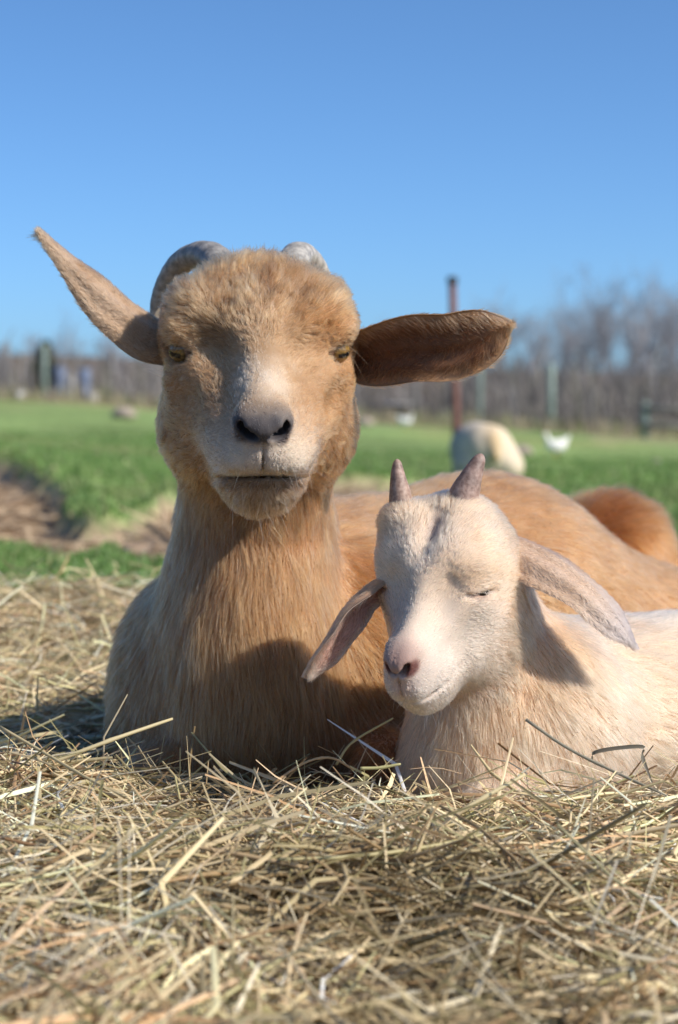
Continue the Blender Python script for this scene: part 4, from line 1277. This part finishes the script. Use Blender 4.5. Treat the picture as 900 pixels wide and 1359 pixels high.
# fence of posts and wire
green_paint = plain('green_post_paint', (.23, .29, .25), .6, .2, 5)
wood_post = plain('weathered_post', (.19, .175, .165), .85, .3, 8)
wire_mat = plain('fence_wire', (.25, .25, .26), .5, .2, 5, .8)
fence = empty('wire_fence', (0, 44, gz(0, 44))); tag(fence, 'post and wire fence running along the far end of the pasture', 'fence')
posts = [(-70, 'w', 1.5, .06), (10, 'w', 1.35, .06), (38, 'w', 1.15, .06), (60, 'g', 1.35, .07), (97, 'p', .7, .045), (150, 'w', 1.3, .06), (205, 'w', 1.3, .06), (262, 'w', 1.3, .06), (330, 'w', 1.3, .06), (400, 'w', 1.3, .06), (470, 'w', 1.3, .06),
         (552, 'w', 1.2, .06), (637, 'g', 1.45, .06), (683, 'w', 1.0, .04), (731, 'g', 1.55, .085), (785, 'w', 1.0, .045), (960, 'w', 1.4, .06), (1030, 'g', 1.4, .06)]
pale_paint = plain('pale_post_paint', (.48, .46, .43), .7)
tops = []
for px, kd, h, r in posts:
    y = 44.0; x = (px - 450) * (y + 1.6) / FPX; z = gz(x, y)
    V, F = tube([(x, y, z - .3), (x, y, z + h * .5), (x, y, z + h - .04), (x, y, z + h)], [r, r, r, r * .6], 10)
    part('post', V, F, {'g': green_paint, 'w': wood_post, 'p': pale_paint}[kd], fence); tops.append((x, z))
for hh in (.15, .4, .65, .9, 1.12):
    V, F = tube([(x, 44.0 - .07, z + hh) for x, z in tops], [.004] * len(tops), 5); part('wire', V, F, wire_mat, fence)
# rail gate
gate = empty('rail_gate', at(880, 575, 40) * V3(1, 1, 0) + V3(0, 0, gz(6.9, 40))); tag(gate, 'grey green rail gate standing before the trees at the frame edge', 'gate')
for px in (856, 940):
    x = (px - 450) * 41.6 / FPX; z = gz(x, 40)
    V, F = tube([(x, 40, z - .2), (x, 40, z + .78), (x, 40, z + .80)], [.075, .075, .05], 10); part('post', V, F, green_paint, gate)
for hh in (.28, .66):
    xa, xb = (848 - 450) * 41.6 / FPX, (948 - 450) * 41.6 / FPX
    V, F = tube([(xa, 39.9, gz(xa, 40) + hh), (xb, 39.9, gz(xb, 40) + hh)], [.06, .06], 10); part('rail', V, F, wood_post, gate)

# low shelter and barrels
shed_white, shed_dark = plain('white_sheet_roof', (.62, .63, .64), .5, .1, 3), plain('dark_boards', (.07, .065, .07), .8, .3, 4)
sx, sy = (530 - 450) * 51.6 / FPX, 50.0; sz = gz(sx, sy)
shed = empty('low_shelter', (sx, sy, sz)); tag(shed, 'low dark animal shelter with a pale sheet roof far behind the fence', 'shelter')
V, F = box_np(sx - .95, sx + 1.0, sy + .5, sy + .56, sz, sz + .42); part('back_wall', V, F, shed_dark, shed, False)
for xx_ in (-.95, -.1, .94):
    V, F = box_np(sx + xx_, sx + xx_ + .06, sy - .5, sy + .5, sz, sz + .40); part('side_wall', V, F, shed_dark, shed, False)
V, F = box_np(sx - .45, sx + .55, sy - .6, sy + .65, sz + .43, sz + .49); part('roof', V, F, shed_white, shed, False)
blue = plain('blue_plastic', (.13, .17, .26), .6, .1, 4)
for px, lb in ((80, 'blue plastic barrel next to the dark cedar beyond the fence'), (113, 'blue plastic barrel beside the white post, farther from the cedar')):
    x, y = (px - 450) * 49.6 / FPX, 48.0; z = gz(x, y)
    b = empty('barrel', (x, y, z)); tag(b, lb, 'barrel', 'blue barrels beyond the fence')
    hs = np.array([0, .02, .28, .30, .32, .58, .60, .62, .86, .9]); rs = np.array([.26, .28, .28, .30, .28, .28, .30, .28, .28, .25]) * .55
    V, F = tube([(x, y, z + h) for h in hs], rs, 20); part('drum', V, F, blue, b)
    V, F = tube([(x + .06, y - .03, z + .895), (x + .06, y - .03, z + .93)], [.03, .03], 10); part('bung', V, F, dark_iron, b)
tubm = plain('white_tub_plastic', (.68, .68, .66), .5, .08, 4)
for px, lb in ((27, 'white tub standing by the fence close to the left frame edge'), (125, 'white tub standing by the fence beside a blue barrel')):
    x, y = (px - 450) * 44.6 / FPX, 43.0; z = gz(x, y)
    t_ = empty('tub', (x, y, z)); tag(t_, lb, 'tub')
    V, F = tube([(x, y, z), (x, y, z + .22)], [.09, .115], 16); part('wall', V, F, tubm, t_)
    V, F = tube([(x, y, z + .215), (x, y, z + .235)], [.125, .125], 16); part('rim', V, F, tubm, t_)

# ------------------------------------------------------------------ bare trees
bark = plain('grey_bark', (.27, .255, .265), .9, .3, 3)
twig = plain('brown_twigs', (.30, .305, .325), .9, .25, 2)
def tree_meshes(seed, h, spread, levels=4, lean=0.0):
    q = np.random.default_rng(seed); T, W = [], []
    def grow_b(p, d, L, r, lv):
        k = 4; pts = [p]; dd = d
        for i in range(k):
            dd = norm(dd + q.normal(0, .12, 3) + V3(0, 0, .05 if lv else .02)); pts.append(pts[-1] + dd * L / k)
        rr = np.linspace(r, r * .55, k + 1)
        (T if lv < 2 else W).append((np.array(pts), rr, 6 if lv == 0 else 4 if lv < 2 else 3))
        if lv >= levels: return
        nb = [9, 6, 5, 4][lv] if lv < 4 else 3
        for i in range(nb):
            t = q.uniform(.28 if lv == 0 else .2, 1.0); j = min(int(t * k), k - 1); f = t * k - j
            b = pts[j] * (1 - f) + pts[j + 1] * f
            perp = norm(np.cross(dd, q.normal(0, 1, 3)))
            nd = norm(dd * q.uniform(.55, .95) + perp * spread * q.uniform(.5, 1.1))
            grow_b(b, nd, L * q.uniform(.34, .58) * (1.15 - .4 * t * (lv == 0)), max(r * .5 * (1.1 - .5 * t), .004), lv + 1)
    grow_b(V3(0, 0, -.2), norm(V3(lean, 0, 1)), h * .78, h * .017, 0)
    out = []
    for L_ in (T, W):
        Vs, Qs, o = [], [], 0
        for pts, rr, sd in L_:
            V, F = tube(pts, rr, sd, cap=False); Vs.append(V); Qs.append(F[0] + o); o += len(V)
        out.append((np.concatenate(Vs), np.concatenate(Qs)))
    return out
variants = []
for sd_i, (h, sp) in enumerate(((7.0, .65), (6.4, .8), (7.8, .5), (5.4, .9), (6.8, .7))):
    (tv, tq), (wv, wq) = tree_meshes(100 + sd_i, h, sp)
    variants.append((h, mesh_np('trunk', tv, tq, bark), mesh_np('crown', wv, wq, twig)))
tr = np.random.default_rng(77)
def tree(px, top, y, var, label='bare grey tree in the leafless wood beyond the fence', group='bare trees beyond the fence'):
    x = (px - 450) * (y + 1.6) / FPX; z = gz(x, y)
    zt = CAM[2] + (540 - top) * (y + 1.6) / FPX
    h, tm, cm = variants[var % len(variants)]; s = max((zt - z) / (h * 1.06), .15)
    e = empty('bare_tree', (x, y, z)); tag(e, label, 'tree', group)
    e.scale = (s * tr.uniform(.8, 1.1), s * tr.uniform(.8, 1.1), s); e.rotation_euler = (0, 0, tr.uniform(0, 6.28))
    for nm, me in (('trunk', tm), ('crown', cm)):
        o = link(nm, me); o.parent = e
i = 0
for px, top, y in ((-60, 440, 62), (-20, 452, 70), (18, 455, 60), (48, 436, 66), (72, 420, 64), (105, 448, 72), (140, 425, 66), (165, 432, 60), (200, 425, 70), (240, 425, 65), (300, 430, 72), (360, 432, 66), (420, 425, 70), (470, 440, 64), (500, 430, 72), (530, 438, 62),
                   (560, 425, 75), (590, 435, 66), (625, 425, 62), (645, 408, 72), (660, 396, 66), (680, 388, 74), (700, 400, 62), (718, 410, 70), (738, 398, 78), (757, 400, 64), (775, 385, 74), (790, 350, 68), (808, 395, 62), (826, 388, 76), (842, 378, 66),
                   (858, 366, 72), (872, 360, 62), (890, 372, 70), (905, 368, 78), (925, 370, 64), (950, 362, 70), (985, 372, 66), (1030, 365, 72), (1080, 375, 66)):
    tree(px, top, y, i, **(dict(label='tallest bare tree, its thin top rising above the rest of the wood') if px == 790 else {})); i += 1
# undergrowth
ur = np.random.default_rng(31); n = 26000
yy = ur.uniform(47, 72, n); px_ = ur.uniform(-150, 1100, n); xx = (px_ - 450) * (yy + 1.6) / FPX
dens = np.where(px_ > 590, .8, .4); m = ur.random(n) < dens; xx, yy, px_ = xx[m], yy[m], px_[m]; n = len(xx)
L = (.4 + 2.2 * ur.random(n) ** 2.5) * np.where(px_ > 590, 1.0, .75); pitch = ur.normal(1.35, .35, n)
P, sv = bent(np.stack([xx, yy, ground_z(xx, yy) + L * .42], -1), ur.uniform(0, 6.28, n), pitch, L, 4, .3, ur)
V, F, C = strips(P, ur.uniform(.006, .022, n)[:, None] * tip4[None], norm(sv), np.array([(.19, .17, .155), (.16, .145, .14), (.24, .225, .205), (.18, .18, .12), (.31, .29, .28)])[ur.choice(5, n, p=[.3, .3, .2, .1, .1])])
brush_mat = attr_mat('brush', rough=.9, spec=.1)
br = link('undergrowth', mesh_np('undergrowth', V, F, brush_mat, True, C)); tag(br, 'tangled brown leafless brush at the foot of the trees', 'brush', kind='stuff')
# dry weeds along the fence foot
n = 7000
yy = ur.normal(43.2, 1.2, n); px_ = ur.uniform(-150, 1100, n); xx = (px_ - 450) * (yy + 1.6) / FPX
L = .06 + .40 * ur.random(n) ** 3
P, sv = bent(np.stack([xx, yy, ground_z(xx, yy) + L * .42], -1), ur.uniform(0, 6.28, n), ur.normal(1.3, .3, n), L, 4, .3, ur)
V, F, C = strips(P, ur.uniform(.006, .02, n)[:, None] * tip4[None], norm(sv), np.array([(.34, .29, .20), (.22, .25, .11), (.27, .22, .16)])[ur.choice(3, n)])
wd_ = link('weeds', mesh_np('weeds', V, F, brush_mat, True, C)); tag(wd_, 'dry weeds growing along the foot of the far fence', 'weeds', kind='stuff')
# dark cedar
def cedar(px, top, y, w, label):
    x = (px - 450) * (y + 1.6) / FPX; z = gz(x, y); h = CAM[2] + (540 - top) * (y + 1.6) / FPX - z
    e = empty('cedar_tree', (x, y, z)); tag(e, label, 'tree')
    q = np.random.default_rng(3); n = 5000
    t = q.random(n) ** .8; rad = w * (1 - t) ** .7 * (.55 + .45 * np.sqrt(q.random(n))) * (.75 + .5 * vnoise(np.stack([t * 6, t * 0, t * 0], -1), 1, 3)); a = q.uniform(0, 6.28, n)
    c = np.stack([x + rad * np.cos(a), y + rad * np.sin(a), z + .1 + t * (h - .1)], -1)
    P, sv = bent(c, a + q.normal(0, .4, n), q.normal(.4, .3, n), q.uniform(.10, .25, n), 4, .3, q)
    V, F, C = strips(P, q.uniform(.012, .03, n)[:, None] * tip4[None], norm(sv + q.normal(0, .4, (n, 3))), np.array([.035, .065, .028]) * q.normal(1, .2, n)[:, None])
    o = link('crown', mesh_np('crown', V, F, brush_mat, True, np.clip(C, .005, 1))); under(e, o)
    V, F = tube([(x, y, z - .1), (x, y, z + h * .8)], [.06, .02], 8); part('trunk', V, F, bark, e)
cedar(62, 455, 52, .62, 'small dark green cedar beyond the fence near the left frame edge')
